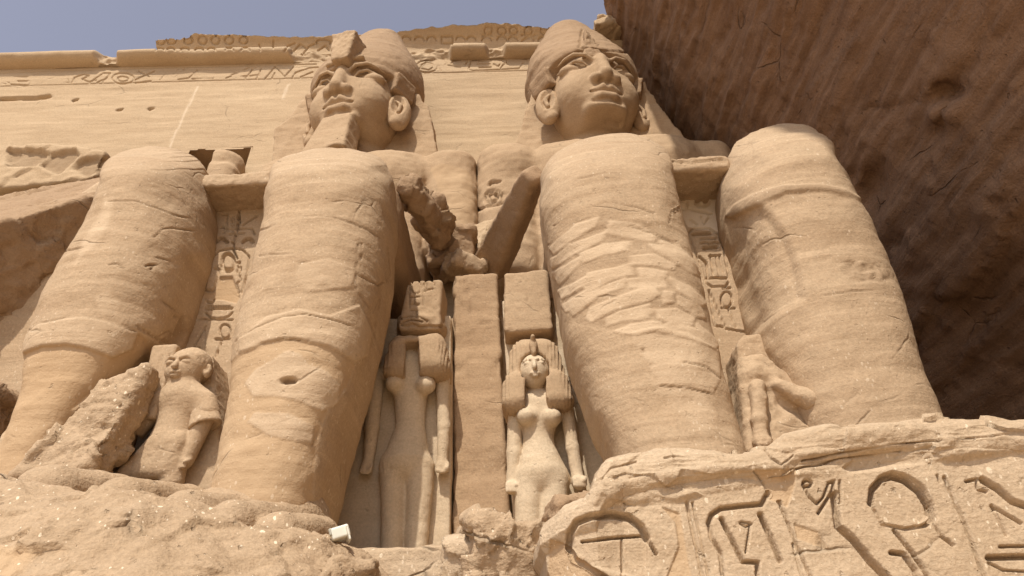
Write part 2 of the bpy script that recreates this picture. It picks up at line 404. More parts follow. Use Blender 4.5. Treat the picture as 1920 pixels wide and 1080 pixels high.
# frieze band: fine grid with incised signs
nx, nz = 1500, 60
xs = np.linspace(-27, 8, nx); zs = np.linspace(24.75, 26.3, nz)
XX, ZZ = np.meshgrid(xs, zs, indexing='ij')
fz = Mesh(np.stack([XX.ravel(), fac_Y(XX, ZZ).ravel(), ZZ.ravel()], 1), lattice(nx, nz))
fz.V[:, 1] += .05 * fbm(fz.V, (.15, 1, .4), 3, 4) + .015 * fbm(fz.V, (.5, 1, 3.5), 3, 5)
k3 = crop(0, 40, 3); k4 = crop(740, 20, 4.364)
F3 = [[(0,310),(40,308),(20,335),(50,345)],[(60,355),(160,357),(195,300),(215,295)],[(100,335),(165,333)],[(80,312),(170,310)],[(0,345),(30,352)],
 [(225,360),(260,320),(290,295),(330,295),(300,320),(240,330)],[(300,352),(330,340),(385,345)],[(340,320),(372,300),(385,345)],
 [(400,345),(420,315),(470,298),(500,305),(460,325),(500,340),(540,330)],[(500,345),(580,290),(620,290),(575,345)],[(545,345),(600,318)],
 arc(690,320,62,30),arc(690,322,30,14),[(760,345),(850,335)],[(755,330),(800,310),(870,280)],[(780,280),(840,310)],
 [(900,330),(945,280)],[(930,335),(1005,270)],[(960,330),(1040,270)],[(1000,325),(1060,320),(1110,275),(1230,270),(1200,322),(1080,325)],
 [(1270,320),(1400,260),(1440,258)],[(1290,270),(1330,290),(1300,300)],[(1350,310),(1460,300)],[(1380,320),(1420,270)],
 [(1475,260),(1440,325)],[(1490,320),(1550,255),(1600,310),(1650,255)],[(1640,320),(1660,290),(1740,262),(1790,258)],[(1690,312),(1760,285)],[(1530,318),(1545,290)]]
F4 = [[(150,470),(210,470),(220,440),(260,420),(310,430),(320,460),(280,485),(210,470)],arc(262,455,90,50),
 [(400,410),(430,430),(410,440),(540,462)],[(460,430),(480,410),(540,402)],[(580,440),(600,415),(660,402),(1080,395)],[(630,410),(605,475)],
 [(690,412),(790,408)],[(680,437),(780,432)],[(690,464),(790,460)],[(810,435),(850,455),(860,440)],[(850,405),(940,402)],[(880,410),(930,440)],[(900,435),(925,408)],
 [(970,402),(1000,408),(1040,398)],[(600,480),(640,490),(960,475),(1020,470),(1050,430)],[(870,470),(890,440)],[(380,490),(360,440)]]
lines = [k3([(0,292),(250,280),(900,262),(1780,240)]), k3([(0,365),(550,350),(1300,330),(1780,316)]), k4([(110,398),(700,370),(1180,345)]), k4([(150,512),(700,500),(1110,488)])]
GL = [k3(q) for q in F3] + [k4(q) for q in F4]
fz.V[:, 1] += fz.strokes(GL, .06, 1.7, .7, .6) * sstep(-.55, .25, fbm(fz.V, 1.1, 3, 19)) + fz.strokes(lines, .04, 1.4, .7, .3)
fz.build('frieze', M_wall, fac)

# torus moulding and cavetto cornice with its broken skyline
sky_px = [(-120,106),(0,103),(60,99),(100,100),(150,95),(190,96),(240,91),(284,89),(286,73),(350,71),(366,62),(430,63),(500,67),(560,68),(600,67),(660,66),(742,61),(780,51),(850,45),(920,41),(960,43),(1010,48),(1050,52),(1130,55),(1200,58)]
nx, ns = 1300, 76
xs = np.linspace(-28, 8.5, nx)
xc = at_fac(285, 80, .35)[0]; has_cav = sstep(xc - .1, xc + .05, xs)
t_c, t_r = 26.57, .35
torus_on = np.ones(nx)
for a, b in ((188,224),(548,842),(915,944)):
    xa, xb = at_fac(a, 105, .3)[0], at_fac(b, 100, .3)[0]
    torus_on *= 1 - sstep(xa-.15, xa+.1, xs) * (1 - sstep(xb-.1, xb+.15, xs))
cand = np.linspace(.04, 1.25, 90); XC, AC = np.meshgrid(xs, cand, indexing='ij')
LZ = t_c + t_r + AC * 1.5; LY = fac_Y(XC, 26.6) + .12 - 1.25 * AC ** 3.0
qx, qy = proj(np.stack([XC, LY, LZ], -1).reshape(-1, 3)); err = np.abs(qy - np.interp(qx, [q[0] for q in sky_px], [q[1] for q in sky_px])).reshape(XC.shape)
amax = cand[err.argmin(1)]; amax = np.convolve(np.pad(amax, 3, 'edge'), np.ones(7) / 7, 'valid') + .015 * fbm(np.stack([xs, xs*0, xs*0], 1), 4, 3, 8)
amax = np.clip(amax, .04, 1.3)
s = np.linspace(0, 1, ns); prof_y = np.zeros((nx, ns)); prof_z = np.zeros((nx, ns))
for j, q in enumerate(s):
    if q < .45:                                            # torus, a proud half round
        a = q / .45 * math.pi
        prof_z[:, j] = t_c - t_r * math.cos(a); prof_y[:, j] = -(t_r * 1.7 * math.sin(a)) * (.25 + .75 * torus_on) + (1-torus_on)*.1*math.sin(a)
    elif q < .9:                                           # cavetto, curving outward as it climbs
        a = (q - .45) / .45 * amax
        prof_z[:, j] = t_c + t_r + a * 1.5; prof_y[:, j] = .12 - 1.25 * a ** 3.0 + (1 - has_cav) * .4 * a / amax
    else:
        a = (q - .9) / .1
        prof_z[:, j] = t_c + t_r + 1.5 * amax + .04*a; prof_y[:, j] = prof_y[:, jl] + 6.0 * a
    if q < .9: jl = j
XX = np.repeat(xs[:, None], ns, 1); Yb = fac_Y(XX, 26.6)
P = np.stack([XX.ravel(), (Yb + prof_y).ravel(), prof_z.ravel()], 1)
Yb = Yb.ravel(); P[:, 1] += .04 * fbm(P, (.6, .6, 1.2), 3, 61)
lin = np.repeat(has_cav[:, None], ns, 1).ravel()
low = (lin < .5) & (P[:, 2] > t_c + t_r)
P[low, 1] += .35 * fbm(P[low], (1.6, 1, 1.6), 3, 71) + .1
P[low, 2] += .1 * fbm(P[low], (2.2, 1, 1), 2, 72)
co = Mesh(P, lattice(nx, ns))
gap = np.repeat((1 - torus_on)[:, None], ns, 1).ravel() * (P[:, 2] < t_c + t_r + .1)
co.V[:, 1] += gap * .22 * fbm(co.V, (1.3, 1, 2.5), 3, 73)
x, y = co.pxy()
rings = [k4(arc(cx, 165, 34, 30)) for cx in (770, 880, 975, 1095, 1230)] + [k4(arc(cx, 243, 38, 30, 180, 360)) for cx in (95, 205, 305, 540, 630, 755, 880, 970, 1100, 1215)]
rings += [k4([(385,215),(475,215),(475,270),(385,270),(385,215)]), k4([(720,200),(800,200)]), k4([(1040,200),(1150,200),(1040,250)])]
rings += [k3(arc(cx, 107, 24, 22)) for cx in (905, 965, 1060, 1140, 1212, 1290, 1372)] + [k3(arc(cx, 162, 24, 12, 180, 360)) for cx in (900, 960, 1040, 1120, 1190, 1290, 1380)]
rings += [k3(q) for q in ([(1600,170),(1620,140),(1660,125)], [(1640,180),(1690,130),(1720,150)], [(1700,190),(1740,140),(1770,130)], arc(1820,120,40,16,150,380), [(1790,165),(1830,140),(1850,160)], [(1460,130),(1465,165)], [(1540,110),(1535,150)])]
co.disp(-co.strokes(rings, .07, 2.2, .7, .8))
co.build('cornice', M_wall, fac)
# rocky top of the hill behind the cornice
hm = Grid((4.3, 18.0, 26.3), (8, 20.6, 28.9), .06)
for c, b, rz, ry in (((5.3,18.9,27.35),(.85,.6,.15),.2,.1), ((5.0,18.8,26.95),(.8,.6,.22),.1,-.12), ((5.9,19,27.2),(.7,.6,.5),.4,0)):
    hm.add(hm.box(c, b, .06, rz, 0, ry), .05)
m_ = hm.mesh().rough(.10, .04, 1.2, 91)
tag(m_.build('broken_rock', M_wall), 'small cluster of broken stone blocks on the skyline beside the dark cliff', 'rock')

# ================================================================== colossi
def leg_mesh(rows, top, seed, Yc=10.35, bf=1.25, bb=2.1, n_exp=2.5, nt=200, nz_=340):
    R = np.array(rows, float)
    L = np.array([at(r[1], r[0], Yc) for r in R]); Q = np.array([at(r[2], r[0], Yc) for r in R])
    z = (L[:, 2] + Q[:, 2]) / 2; cx = (L[:, 0] + Q[:, 0]) / 2; a = (Q[:, 0] - L[:, 0]) / 2
    o = np.argsort(z); z, cx, a = z[o], cx[o], a[o]
    ztop = at(top[0], top[1], Yc + .1)[2]; zk = z[-1]
    zz = np.concatenate([np.linspace(z[0], zk, nz_ - 70)[:-1], zk + (ztop - zk) * np.sin(np.linspace(0, 1, 71) * math.pi / 2)])
    ker = np.ones(9) / 9
    def sm_(v): return np.convolve(np.pad(v, 4, 'edge'), ker, 'valid')
    CX = sm_(np.interp(zz, z, cx)); A = sm_(np.interp(zz, z, a))
    pl, pr_ = sm_(np.interp(zz, z, R[o, 1])), sm_(np.interp(zz, z, R[o, 2]))
    tc = np.clip((zz - zk) / (ztop - zk), 0, 1); sh = np.maximum(1 - tc ** 2.0, 1e-4) ** (1 / 2.0)
    pm, ph = (pl + pr_) / 2, (pr_ - pl) / 2
    pm = pm + (top[0] - pm) * .6 * tc; ph = ph * sh
    BF = bf * (.80 + .20 * sstep(z[0], zk, zz)) * (.25 + .75 * sh); A = A * sh
    th = np.linspace(0, 2 * math.pi, nt, endpoint=False)
    ct, st = np.cos(th), np.sin(th)
    e = 2 / n_exp
    cc = np.sign(ct) * np.abs(ct) ** e; ss = (np.sign(st) * np.abs(st) ** e)
    Yv = Yc - np.where(cc > 0, cc, 0)[:, None] * BF[None] + np.where(cc < 0, -cc, 0)[:, None] * bb + .5 * (tc ** 2)[None]
    for it in range(4):                                    # fit the outline of each ring
        X = CX[None] + A[None] * ss[:, None]
        Zv = np.repeat(zz[None], nt, 0) + np.minimum(Yv - Yc, 0) * (zz / Yc)[None]
        qx, _ = proj(np.stack([X, Yv, Zv], -1).reshape(-1, 3)); qx = qx.reshape(X.shape)
        l_ = np.where(Yv < Yc + .7, qx, 9e9).min(0); r_ = np.where(Yv < Yc + .7, qx, -9e9).max(0)
        k = Yc * 1.42 / FPX
        CX = CX + k * (pm - (l_ + r_) / 2); A = np.maximum(A + k * (ph - (r_ - l_) / 2), .02)
    X = CX[None] + A[None] * ss[:, None]
    # the knee is round: towards the front each ring dips
    Zv = np.repeat(zz[None], nt, 0) + np.minimum(Yv - Yc, 0) * (zz / Yc)[None]
    V = np.stack([X.ravel(), Yv.ravel(), Zv.ravel()], 1)
    m = Mesh(V, lattice(nt, len(zz), True)[:, ::-1])
    nrm = m.normals(); ctr = np.stack([CX, np.full_like(CX, Yc), zz], 1)
    if ((m.V - np.repeat(ctr[None], nt, 0).reshape(-1, 3)) * nrm).sum() < 0: m.F = m.F[:, ::-1]
    m.rough(.045, .012, .55, seed, .02)
    return m
CK = .5
LL = [(330,187,405),(400,160,410),(480,115,396),(560,74,372),(620,52,352),(660,43,332),(720,36,292),(780,18,252),(850,-12,218),(930,-45,190)]
LR = [(325,503,735),(345,495,745),(400,490,746),(440,481,743),(500,468,736),(560,451,726),(640,437,709),(700,432,693),(760,425,676),(830,412,656),(890,400,640),(970,385,620)]
RL = [(330,1014,1263),(380,1011,1277),(430,1021,1286),(500,1033,1303),(570,1047,1322),(640,1064,1338),(700,1083,1352),(760,1107,1372),(820,1132,1392),(890,1155,1405)]
RR = [(300,1350,1568),(345,1342,1597),(400,1352,1622),(460,1370,1652),(530,1384,1682),(590,1398,1702),(650,1414,1718),(710,1437,1737),(760,1455,1756),(820,1480,1782),(890,1500,1805)]

COLG = 'seated colossi in front of the facade'
colL = thing('seated_colossus', 'left seated sandstone colossus with long beard and block-shaped cobra on its crown', 'statue', (-5.5, 10.5, 3.2), COLG)
colR = thing('seated_colossus', 'right seated sandstone colossus with beardless broken chin, beside the dark cliff', 'statue', (3.85, 10.5, 3.2), COLG)

def crack(m, L, depth=.035, w=2.2, dark=.0, jit=2.0):
    d = m.strokes(L, 1.0, w * .8, .8, jit); d = d * sstep(-.45, .25, fbm(m.V, 1.3, 2, 88)); m.disp(-depth * CK * d)
    if dark: m.setattr_('dark', dark * d)

# --- left colossus, its left-hand leg in the picture
m = leg_mesh(LL, (292, 280), 101)
k5 = crop(0, 260, 2.16)
x, y = m.pxy()
m.disp(.05 * np.exp(-((x-330)**2/45**2 + (y-348)**2/28**2)) + .05*np.exp(-((x-255)**2/60**2+(y-330)**2/30**2)))
crack(m, [k5(q) for q in ([(440,250),(540,252),(640,280),(720,310),(830,345)], [(540,95),(600,90),(650,95)], [(620,400),(660,365),(700,360),(800,375)],
  [(580,590),(650,650),(700,690),(715,700)], [(95,795),(160,750),(240,730),(320,722),(430,745),(550,780)], [(440,510),(470,505),(500,525)], [(640,480),(700,500),(770,545)],
  [(230,470),(280,450),(330,440)], [(130,690),(180,640),(240,625)], [(560,765),(620,800),(655,830)], [(640,800),(700,770),(710,690)])], .05, 2.2, .35)
crack(m, [[(275,498),(284,496),(284,504)], [(281,496),(292,497)]], .08, 3.5, .8, .5)
cem = m.inside(k5([(90,870),(180,835),(270,830),(360,850),(410,870),(460,888),(540,850),(560,790),(640,840),(640,900),(420,1000),(300,1100),(280,1400),(-40,1400),(60,1000)]), 3, 3)
m.disp(-.03 * cem); m.setattr_('cement', .9 * cem)
shoulder = m.inside(k5([(95,800),(160,750),(300,725),(430,745),(555,790),(540,850),(460,888),(360,850),(270,830),(180,835),(95,870)]), 3, 4)
m.disp(.02 * shoulder); m.setattr_('pale', .35 * shoulder)
m.setattr_('pale', .75 * m.inside(k5([(460,240),(430,360),(380,440),(320,500),(300,520),(330,430),(390,330),(420,250)]), 10, 5))
m.setattr_('pale', .5 * m.inside(k5([(380,640),(430,625),(480,670),(470,720),(400,700)]), 4, 4))
frac = m.inside([(255,610),(330,655),(350,625),(345,590),(330,620),(300,640)], 3, 3)
m.disp(-.06 * frac); m.setattr_('dark', .3 * frac)
m.build('leg', M_leg, colL)
# --- left colossus, right-hand leg
m = leg_mesh(LR, (620, 280), 131)
k7 = crop(420, 260, 1.5)
x, y = m.pxy()
m.disp(.06*np.exp(-((x-640)**2/55**2+(y-360)**2/26**2)) - .03*np.exp(-((x-560)**2/40**2+(y-385)**2/12**2)))
crack(m, [k7(q) for q in ([(90,265),(180,225),(260,215),(330,225),(400,255),(455,290)], [(378,295),(372,370),(370,420)], [(388,295),(385,340)], [(380,435),(410,480),(418,540),(410,610),(375,640)],
  [(30,570),(100,530),(160,505),(230,495),(300,510),(355,530)], [(35,600),(110,575),(170,562),(240,570),(300,590),(375,640)], [(290,760),(340,700),(330,650),(270,630),(240,620)], [(340,700),(375,745),(360,800)],
  [(245,870),(280,790),(300,760)], [(210,345),(300,340),(360,370)], [(100,330),(210,320)], [(460,300),(468,380),(440,450),(425,560)], [(370,380),(430,410),(470,400)])], .05, 2.0, .35)
cem = m.inside(k7([(35,610),(110,575),(170,560),(240,570),(300,590),(370,640),(345,700),(295,760),(260,860),(250,1150),(-100,1150),(-60,700)]), 3, 3)
p1 = m.inside(k7([(60,690),(90,650),(180,590),(220,600),(240,630),(290,650),(328,690),(320,740),(280,765),(220,740),(140,720),(80,725)]), 3, 4)
p2 = m.inside(k7([(65,800),(85,770),(190,775),(255,810),(250,860),(180,850),(120,835)]), 3, 4)
m.disp(-.012 * cem + .014 * np.maximum(p1, p2)); m.setattr_('cement', np.clip(.85 * cem - np.maximum(p1, p2), 0, 1)); m.setattr_('pale', .7 * np.maximum(p1, p2))
p3 = m.inside(k7([(40,560),(120,500),(210,480),(300,500),(380,470),(415,540),(405,610),(370,630),(300,585),(200,560),(110,570),(40,600)]), 3, 4)
p4 = m.inside(k7([(205,360),(290,340),(365,365),(360,420),(230,430),(205,400)]), 3, 4)
m.disp(.025 * p3 + .015 * p4); m.setattr_('pale', np.maximum(.5 * p3, .4 * p4))
hole = m.inside(k7([(160,680),(172,668),(202,670),(206,684),(168,688)]), 3, 2)
m.disp(-.12 * hole); m.setattr_('dark', .6 * hole)
m.build('leg', M_leg, colL)
# --- right colossus, left-hand leg, with the patchwork of pale stone pieces
m = leg_mesh(RL, (1150, 254), 151)
k6 = crop(960, 240, 1.687)
pieces = [[(120,380),(200,310),(270,285),(260,310),(190,350),(130,400)], [(310,300),(400,310),(455,345),(450,358),(350,345),(300,330)], [(215,400),(290,370),(370,362),(365,385),(300,395),(225,425)],
 [(375,405),(450,405),(520,435),(515,445),(440,435),(385,430)], [(130,460),(220,405),(210,430),(150,490)], [(225,500),(240,465),(300,450),(380,430),(375,460),(320,475),(235,515)],
 [(395,440),(490,455),(490,470),(410,465)], [(150,520),(240,470),(230,500),(160,540)], [(185,575),(240,520),(360,480),(350,505),(270,530),(195,590)], [(360,480),(480,470),(490,500),(370,500)],
 [(235,600),(245,570),(330,535),(400,510),(455,505),(465,525),(430,545),(330,570),(250,613)], [(480,515),(510,520),(510,548),(482,550)], [(495,475),(560,505),(610,555),(600,560),(530,520)],
 [(525,530),(590,555),(610,600),(580,595),(530,560)], [(300,600),(340,580),(430,560),(445,575),(420,600),(350,605),(300,622)], [(460,575),(520,570),(575,600),(570,620),(500,610),(460,590)],
 [(330,640),(380,620),(440,612),(470,618),(460,635),(390,650)], [(465,630),(520,620),(600,650),(650,690),(640,695),(560,665),(470,645)], [(125,420),(180,370),(300,330),(290,350),(190,400),(130,440)],
 [(585,620),(630,660),(655,690),(630,670),(590,640)], [(440,370),(520,385),(600,470),(560,450),(480,400)], [(165,560),(230,520),(220,545),(175,580)], [(470,360),(530,375),(590,440),(575,445),(520,400)]]
pm = np.zeros(len(m.V))
for i, q in enumerate(pieces): pm = np.maximum(pm, m.inside(k6(q), 3, 2.6, 200 + i, 1.6, 2.6))
zone = m.inside(k6([(115,380),(200,295),(290,280),(420,300),(560,390),(640,560),(660,690),(540,670),(330,640),(190,620),(120,450)]), 8, 4)
m.disp(-.008 * zone + .016 * pm); m.setattr_('pale', .75 * pm); m.setattr_('dark', .14 * np.clip(zone - pm, 0, 1)) 
low = m.inside(k6([(370,650),(460,620),(560,650),(655,700),(660,790),(630,840),(470,815),(430,750),(390,690)]), 4, 4)
m.disp(.014 * low); m.setattr_('pale', .6 * low)
m.setattr_('pale', .45 * m.inside(k6([(420,780),(500,815),(600,840),(640,920),(600,960),(520,900),(460,850)]), 10, 8))
crack(m, [k6(q) for q in ([(115,370),(200,295),(270,282),(330,295),(440,330),(540,380),(600,470)], [(130,310),(200,270),(300,235),(400,250),(450,270)], [(540,738),(610,755),(618,760)], [(470,815),(560,822),(630,840)],
   [(370,650),(410,700),(440,750)], [(200,160),(300,140),(380,160)], [(620,760),(665,790)], [(500,300),(510,260),(535,250)])], .05, 2.0, .3)
x, y = m.pxy(); m.disp(-.05*np.exp(-((x-1270)**2/22**2+(y-400)**2/45**2)))
m.build('leg', M_leg, colR)
# --- right colossus, right-hand leg
m = leg_mesh(RR, (1455, 236), 171)
x, y = m.pxy(); kr = crop(1220, 240, 1.743)
calf = m.inside(kr([(255,300),(345,262),(390,290),(440,360),(470,450),(498,555),(420,600),(330,670),(290,520)]), 26, 3)
m.disp(-.10 * calf)
crack(m, [kr(q) for q in ([(330,665),(400,610),(480,570),(560,545),(640,535),(732,533)], [(255,320),(340,335),(420,350)], [(318,48),(330,48),(338,122),(325,125),(318,48)], [(245,105),(300,85),(315,80)])], .035, 2.0, .2)
band = m.inside(kr([(245,290),(280,255),(350,215),(440,190),(560,185),(640,200),(700,240),(640,215),(560,205),(440,215),(345,262),(270,300)]), 8, 5)
m.disp(.05 * band); m.setattr_('dark', .22 * band)
scar = m.inside([(1575,500),(1590,488),(1640,490),(1680,515),(1675,525),(1620,525),(1590,518)], 6, 6)
m.disp(.03 * scar * fbm(m.V, 9, 2, 7)); m.setattr_('dark', .25 * scar)
m.build('leg', M_leg, colR)

# --- thighs, kilt lintels and inscribed panels
def thigh(root, x0, x1, z1, outer, seed):
    g_ = Grid((x0-.5, 10.6, 7.6), (x1+.5, 17.2, z1+.5), .09)
    g_.add(g_.box(((x0+x1)/2, 14, (9.0+z1)/2), ((x1-x0)/2, 3.1, (z1-9.0)/2), .55))
    m = g_.mesh().rough(.05, .02, .6, seed, .02); m.build('thigh', M_crown, root)
thigh(colL, -8.55, -6.15, 11.1, 0, 5); thigh(colL, -5.0, -2.35, 11.0, 1, 6)
thigh(colR, .82, 3.4, 11.0, 0, 7); thigh(colR, 4.4, 6.9, 11.0, 1, 8)

def panel(root, quad, Y, h, glyphs, depth, w, patches, cracks):
    P4 = [at(a, b, Y) for a, b in quad]
    x0, x1 = min(p[0] for p in P4), max(p[0] for p in P4); z0, z1 = min(p[2] for p in P4), max(p[2] for p in P4)
    nx, nz = int((x1-x0)/h)+1, int((z1-z0)/h)+1
    XX, ZZ = np.meshgrid(np.linspace(x0, x1, nx), np.linspace(z0, z1, nz), indexing='ij')
    m = Mesh(np.stack([XX.ravel(), np.full(XX.size, Y), ZZ.ravel()], 1), lattice(nx, nz))
    m.V[:, 1] += .015 * fbm(m.V, 1.2, 3, 12)
    for pol, k, amt, push in patches:
        q = m.inside(pol, 2.5, 2); m.setattr_(k, amt * q); m.V[:, 1] += push * q
    m.V[:, 1] += m.strokes(glyphs, depth, w, .6, .6)
    if cracks: d = m.strokes(cracks, 1, 2.2, .7, 2); m.V[:, 1] += .12 * d; m.setattr_('dark', .5 * d)
    return m.build('inscribed_panel', M_leg, root)
k1 = crop(300, 260, 2.573)
GLY1 = [[(305,365),(325,365),(318,440),(305,455)],[(345,375),(350,450)],[(357,375),(355,430)],[(375,365),(370,440),(360,500),(345,500)],[(400,418),(470,370)],[(290,430),(305,425),(310,440)],[(310,437),(440,435),(455,460)],[(335,462),(405,458)],
 ([(272,497),(285,484),(305,483),(322,499)],4,1.4),([(400,499),(415,485),(435,484),(447,499)],4,1.4),
 [(215,730),(228,640),(250,570),(290,540),(350,528),(400,538),(430,570),(420,650),(395,740)],([(282,640),(268,710),(250,735),(215,730)],3,1),
 (arc(328,597,30,42),4,1.3),([(265,625),(345,628)],3.4,1),[(275,612),(280,640)],[(290,605),(292,640)],[(360,600),(385,595),(372,640),(390,680),(370,700),(380,745)],[(375,615),(390,620),(385,660)],
 [(190,870),(350,875)],[(225,785),(232,792),(255,790),(260,780)],([(220,820),(345,818)],3.2,1.2),[(218,840),(240,862),(285,868),(330,860),(348,840)],
 [(155,1015),(218,905)],([(215,925),(218,1050)],1.5,.5),[(185,1010),(190,1030)],arc(313,930,25,33),([(268,967),(332,967)],2.8,1.2),[(298,975),(270,1050)]] + [[(225+12*i,818),(228+12*i,808)] for i in range(10)]
def kk(f, L): return [((f(q[0]), q[1], q[2]) if isinstance(q, tuple) and isinstance(q[0], list) else f(q)) for q in L]
panel(colL, [(395,335),(520,335),(300,740),(450,900)], 11.05, .02, kk(k1, GLY1), .075, 2.0,
  [(k1([(280,660),(350,660),(382,760),(365,792),(300,775),(210,772),(205,742),(260,735)]), 'cement', .9, .05)], [k1(q) for q in ([(350,235),(380,310),(385,400),(360,470),(355,540),(372,580)], [(290,225),(300,270),(290,330)], [(205,715),(190,770),(130,850)])])
GLY2 = [[(100,240),(120,240),(118,265),(102,268)],(arc(168,243,20,13),4,1.6),([(155,243),(182,243)],6,1.4),([(122,262),(150,270),(198,281)],3,1.3),[(130,300),(150,315)],[(165,290),(175,312),(192,292)],
 [(122,345),(135,330),(190,328),(225,350),(240,400),(258,500),(245,518),(200,518),(180,505),(160,440),(122,345)],([(140,348),(200,343)],4,1.5),[(165,362),(215,360)],[(165,377),(180,373),(195,378),(210,373),(225,377)],([(175,392),(215,388)],4,1.5),
 ([(160,420),(180,440),(190,490)],3,1.3),[(195,415),(205,480)],[(212,415),(225,480)],[(225,420),(238,470)],([(185,490),(247,490)],3,1.3),[(192,418),(228,415)],
 arc(248,560,18,25),[(232,588),(275,588)],[(255,590),(278,650)],[(190,530),(210,645),(240,650)],[(190,530),(242,645)],[(235,525),(262,522)],[(245,655),(330,670)],[(150,520),(160,518)]]
panel(colR, [(1255,320),(1375,320),(1400,900),(1450,640)], 11.05, .02, kk(kr, GLY2), .075, 2.2,
  [(kr([(95,232),(215,225),(235,300),(250,345),(120,322),(105,290)]), 'white', .8, 0), (kr([(245,345),(262,360),(285,480),(270,420)]), 'white', .7, 0)], [])
def kilt(root, a, b, Y0, Y1, z0, z1, seed, mat=None):
    g_ = Grid((a-.4, Y0-.2, z0-.3), (b+.4, Y1+.2, z1+.3), .04)
    g_.add(g_.box(((a+b)/2, (Y0+Y1)/2, (z0+z1)/2), ((b-a)/2, (Y1-Y0)/2, (z1-z0)/2), .05))
    m = g_.mesh().rough(.03, .02, 1.6, seed); 
    return m, root
zb = at(450, 345, 10.25)[2]
m, r = kilt(colL, -6.4, -4.7, 10.25, 12.6, zb, zb + .36, 15)
crack(m, [k1(q) for q in ([(290,205),(298,170),(295,150)], [(350,200),(335,170),(345,150)], [(350,235),(380,310)], [(470,180),(440,205),(415,230)])], .06, 1.8, .5); m.build('kilt', M_leg, r)
zb = at(1305, 318, 10.1)[2]
m, r = kilt(colR, 3.2, 4.6, 10.1, 12.6, zb, zb + .36, 16)
m.disp(-.05 * m.strokes([[(1248,300),(1290,304),(1355,298)]], 1, 2, .7, 2)); m.build('kilt', M_leg, r)

# --- torso, shoulders, arms
def torso(root, cx, side):
    g_ = Grid((cx-5.2, 15.4, 10.6), (cx+5.2, 19.2, 19.4), .06)
    g_.add(g_.box((cx, 17.7, 14), (2.9, 1.3, 3.8), .7))                       # trunk, backed by the rock
    g_.add(g_.ell((cx-1.35, 16.7, 16.4), (1.5, .75, 1.2)), .4); g_.add(g_.ell((cx+1.35, 16.7, 16.4), (1.5, .75, 1.2)), .4)
    if side == 'L':
        a = at(848, 330, 17.0); b = at(850, 460, 16.9)
        g_.add(g_.box((a[0], 17.35, (17.55+13.2)/2), (.88, 1.0, 2.35), .62), .12)
        g_.add(g_.cap((a[0]-1.1, 17.2, 16.9), (a[0]-.1, 17.3, 16.9), .75), .3)
        c = at(424, 292, 18.1); g_.add(g_.ell((c[0], 18.1, c[2]-.75), (.85, .7, .85)), .05)
        g_.add(g_.box((c[0], 18.0, c[2]-2.4), (.85, .7, 1.6), .5), .1)
    else:
        g_.add(g_.box((at(950, 370, 17.0)[0], 17.3, 14.9), (1.0, 1.0, 3.0), .75), .2)
        g_.add(g_.ell((at(960, 340, 17.0)[0]+.1, 17.1, 16.7), (1.1, 1.0, 1.0)), .3)
        g_.add(g_.box((cx+3.2, 17.5, 15), (.95, 1.0, 2.6), .6), .2)
    return g_.mesh().rough(.05, .02, .6, 31, .02)
m = torso(colL, -5.6, 'L'); 
k2 = crop(720, 260, 3.6)
sm_ = m.inside(k2([(305,205),(380,165),(480,180),(560,215),(600,260),(605,640),(420,640),(300,400),(380,370),(350,290)]), 3, 2); m.setattr_('cement', .6 * sm_)
crack(m, [k2([(420,635),(480,640),(560,660),(600,665)])], .06, 2, .4); m.build('torso', M_head, colL)
m = torso(colR, 3.75, 'R')
d = m.strokes([k2(q) for q in ([(705,310),(725,290),(760,285),(790,285)], [(685,440),(680,380),(700,355),(740,345),(780,355),(800,400),(795,430)], arc(735,395,28,28), [(700,420),(720,440),(750,435)])] + [(k2([(710,305),(730,288),(765,292)]), 4, 1.3), (k2([(705,380),(725,366),(750,380)]), 4, 1.3), (k2([(620,490),(680,460),(740,445),(830,430)]), 2.5, 1)], 1, 2.4, .6, 1)
m.disp(-.11 * d); m.setattr_('dark', .3 * d); m.build('torso', M_head, colR)

# --- headcloths behind the heads
def headcloth(root, cx, pts_l, pts_r, Y, seed, zcut):
    zl = [at(a, b, Y)[[0, 2]] for a, b in pts_l]; zr = [at(a, b, Y)[[0, 2]] for a, b in pts_r]
    g_ = Grid((cx-4.4, Y-.6, zcut-.7), (cx+4.4, 19.0, 21.8), .07)
    zl.sort(key=lambda q: q[1]); zr.sort(key=lambda q: q[1])
    xl = np.interp(g_.Z, [q[1] for q in zl], [q[0] for q in zl]); xr = np.interp(g_.Z, [q[1] for q in zr], [q[0] for q in zr])
    d = np.maximum(np.maximum(xl - g_.X, g_.X - xr) * .95, np.maximum(Y - g_.Y, g_.Y - 18.8))
    d = np.maximum(d, np.maximum(zcut - g_.Z, g_.Z - 21.3)) - .0
    g_.f = d.astype(np.float32) + 0 * g_.Y
    g_.f = np.broadcast_to(g_.f, g_.n).astype(np.float32)
    return g_.mesh().rough(.05, .02, .9, seed, .03)
m = headcloth(colL, -5.6, [(590,150),(566,190),(540,222),(512,240),(509,290),(508,330)], [(770,140),(790,190),(803,196),(812,240),(822,290),(822,330)], 17.1, 41, at(800, 298, 17.1)[2])
m.build('headcloth', M_head, colL)
m = headcloth(colR, 3.75, [(1010,120),(993,180),(975,240),(952,292),(950,330)], [(1195,110),(1215,165),(1250,215),(1275,245),(1294,276),(1290,330)], 17.1, 43, at(975, 296, 17.1)[2])
m.build('headcloth', M_head, colR)

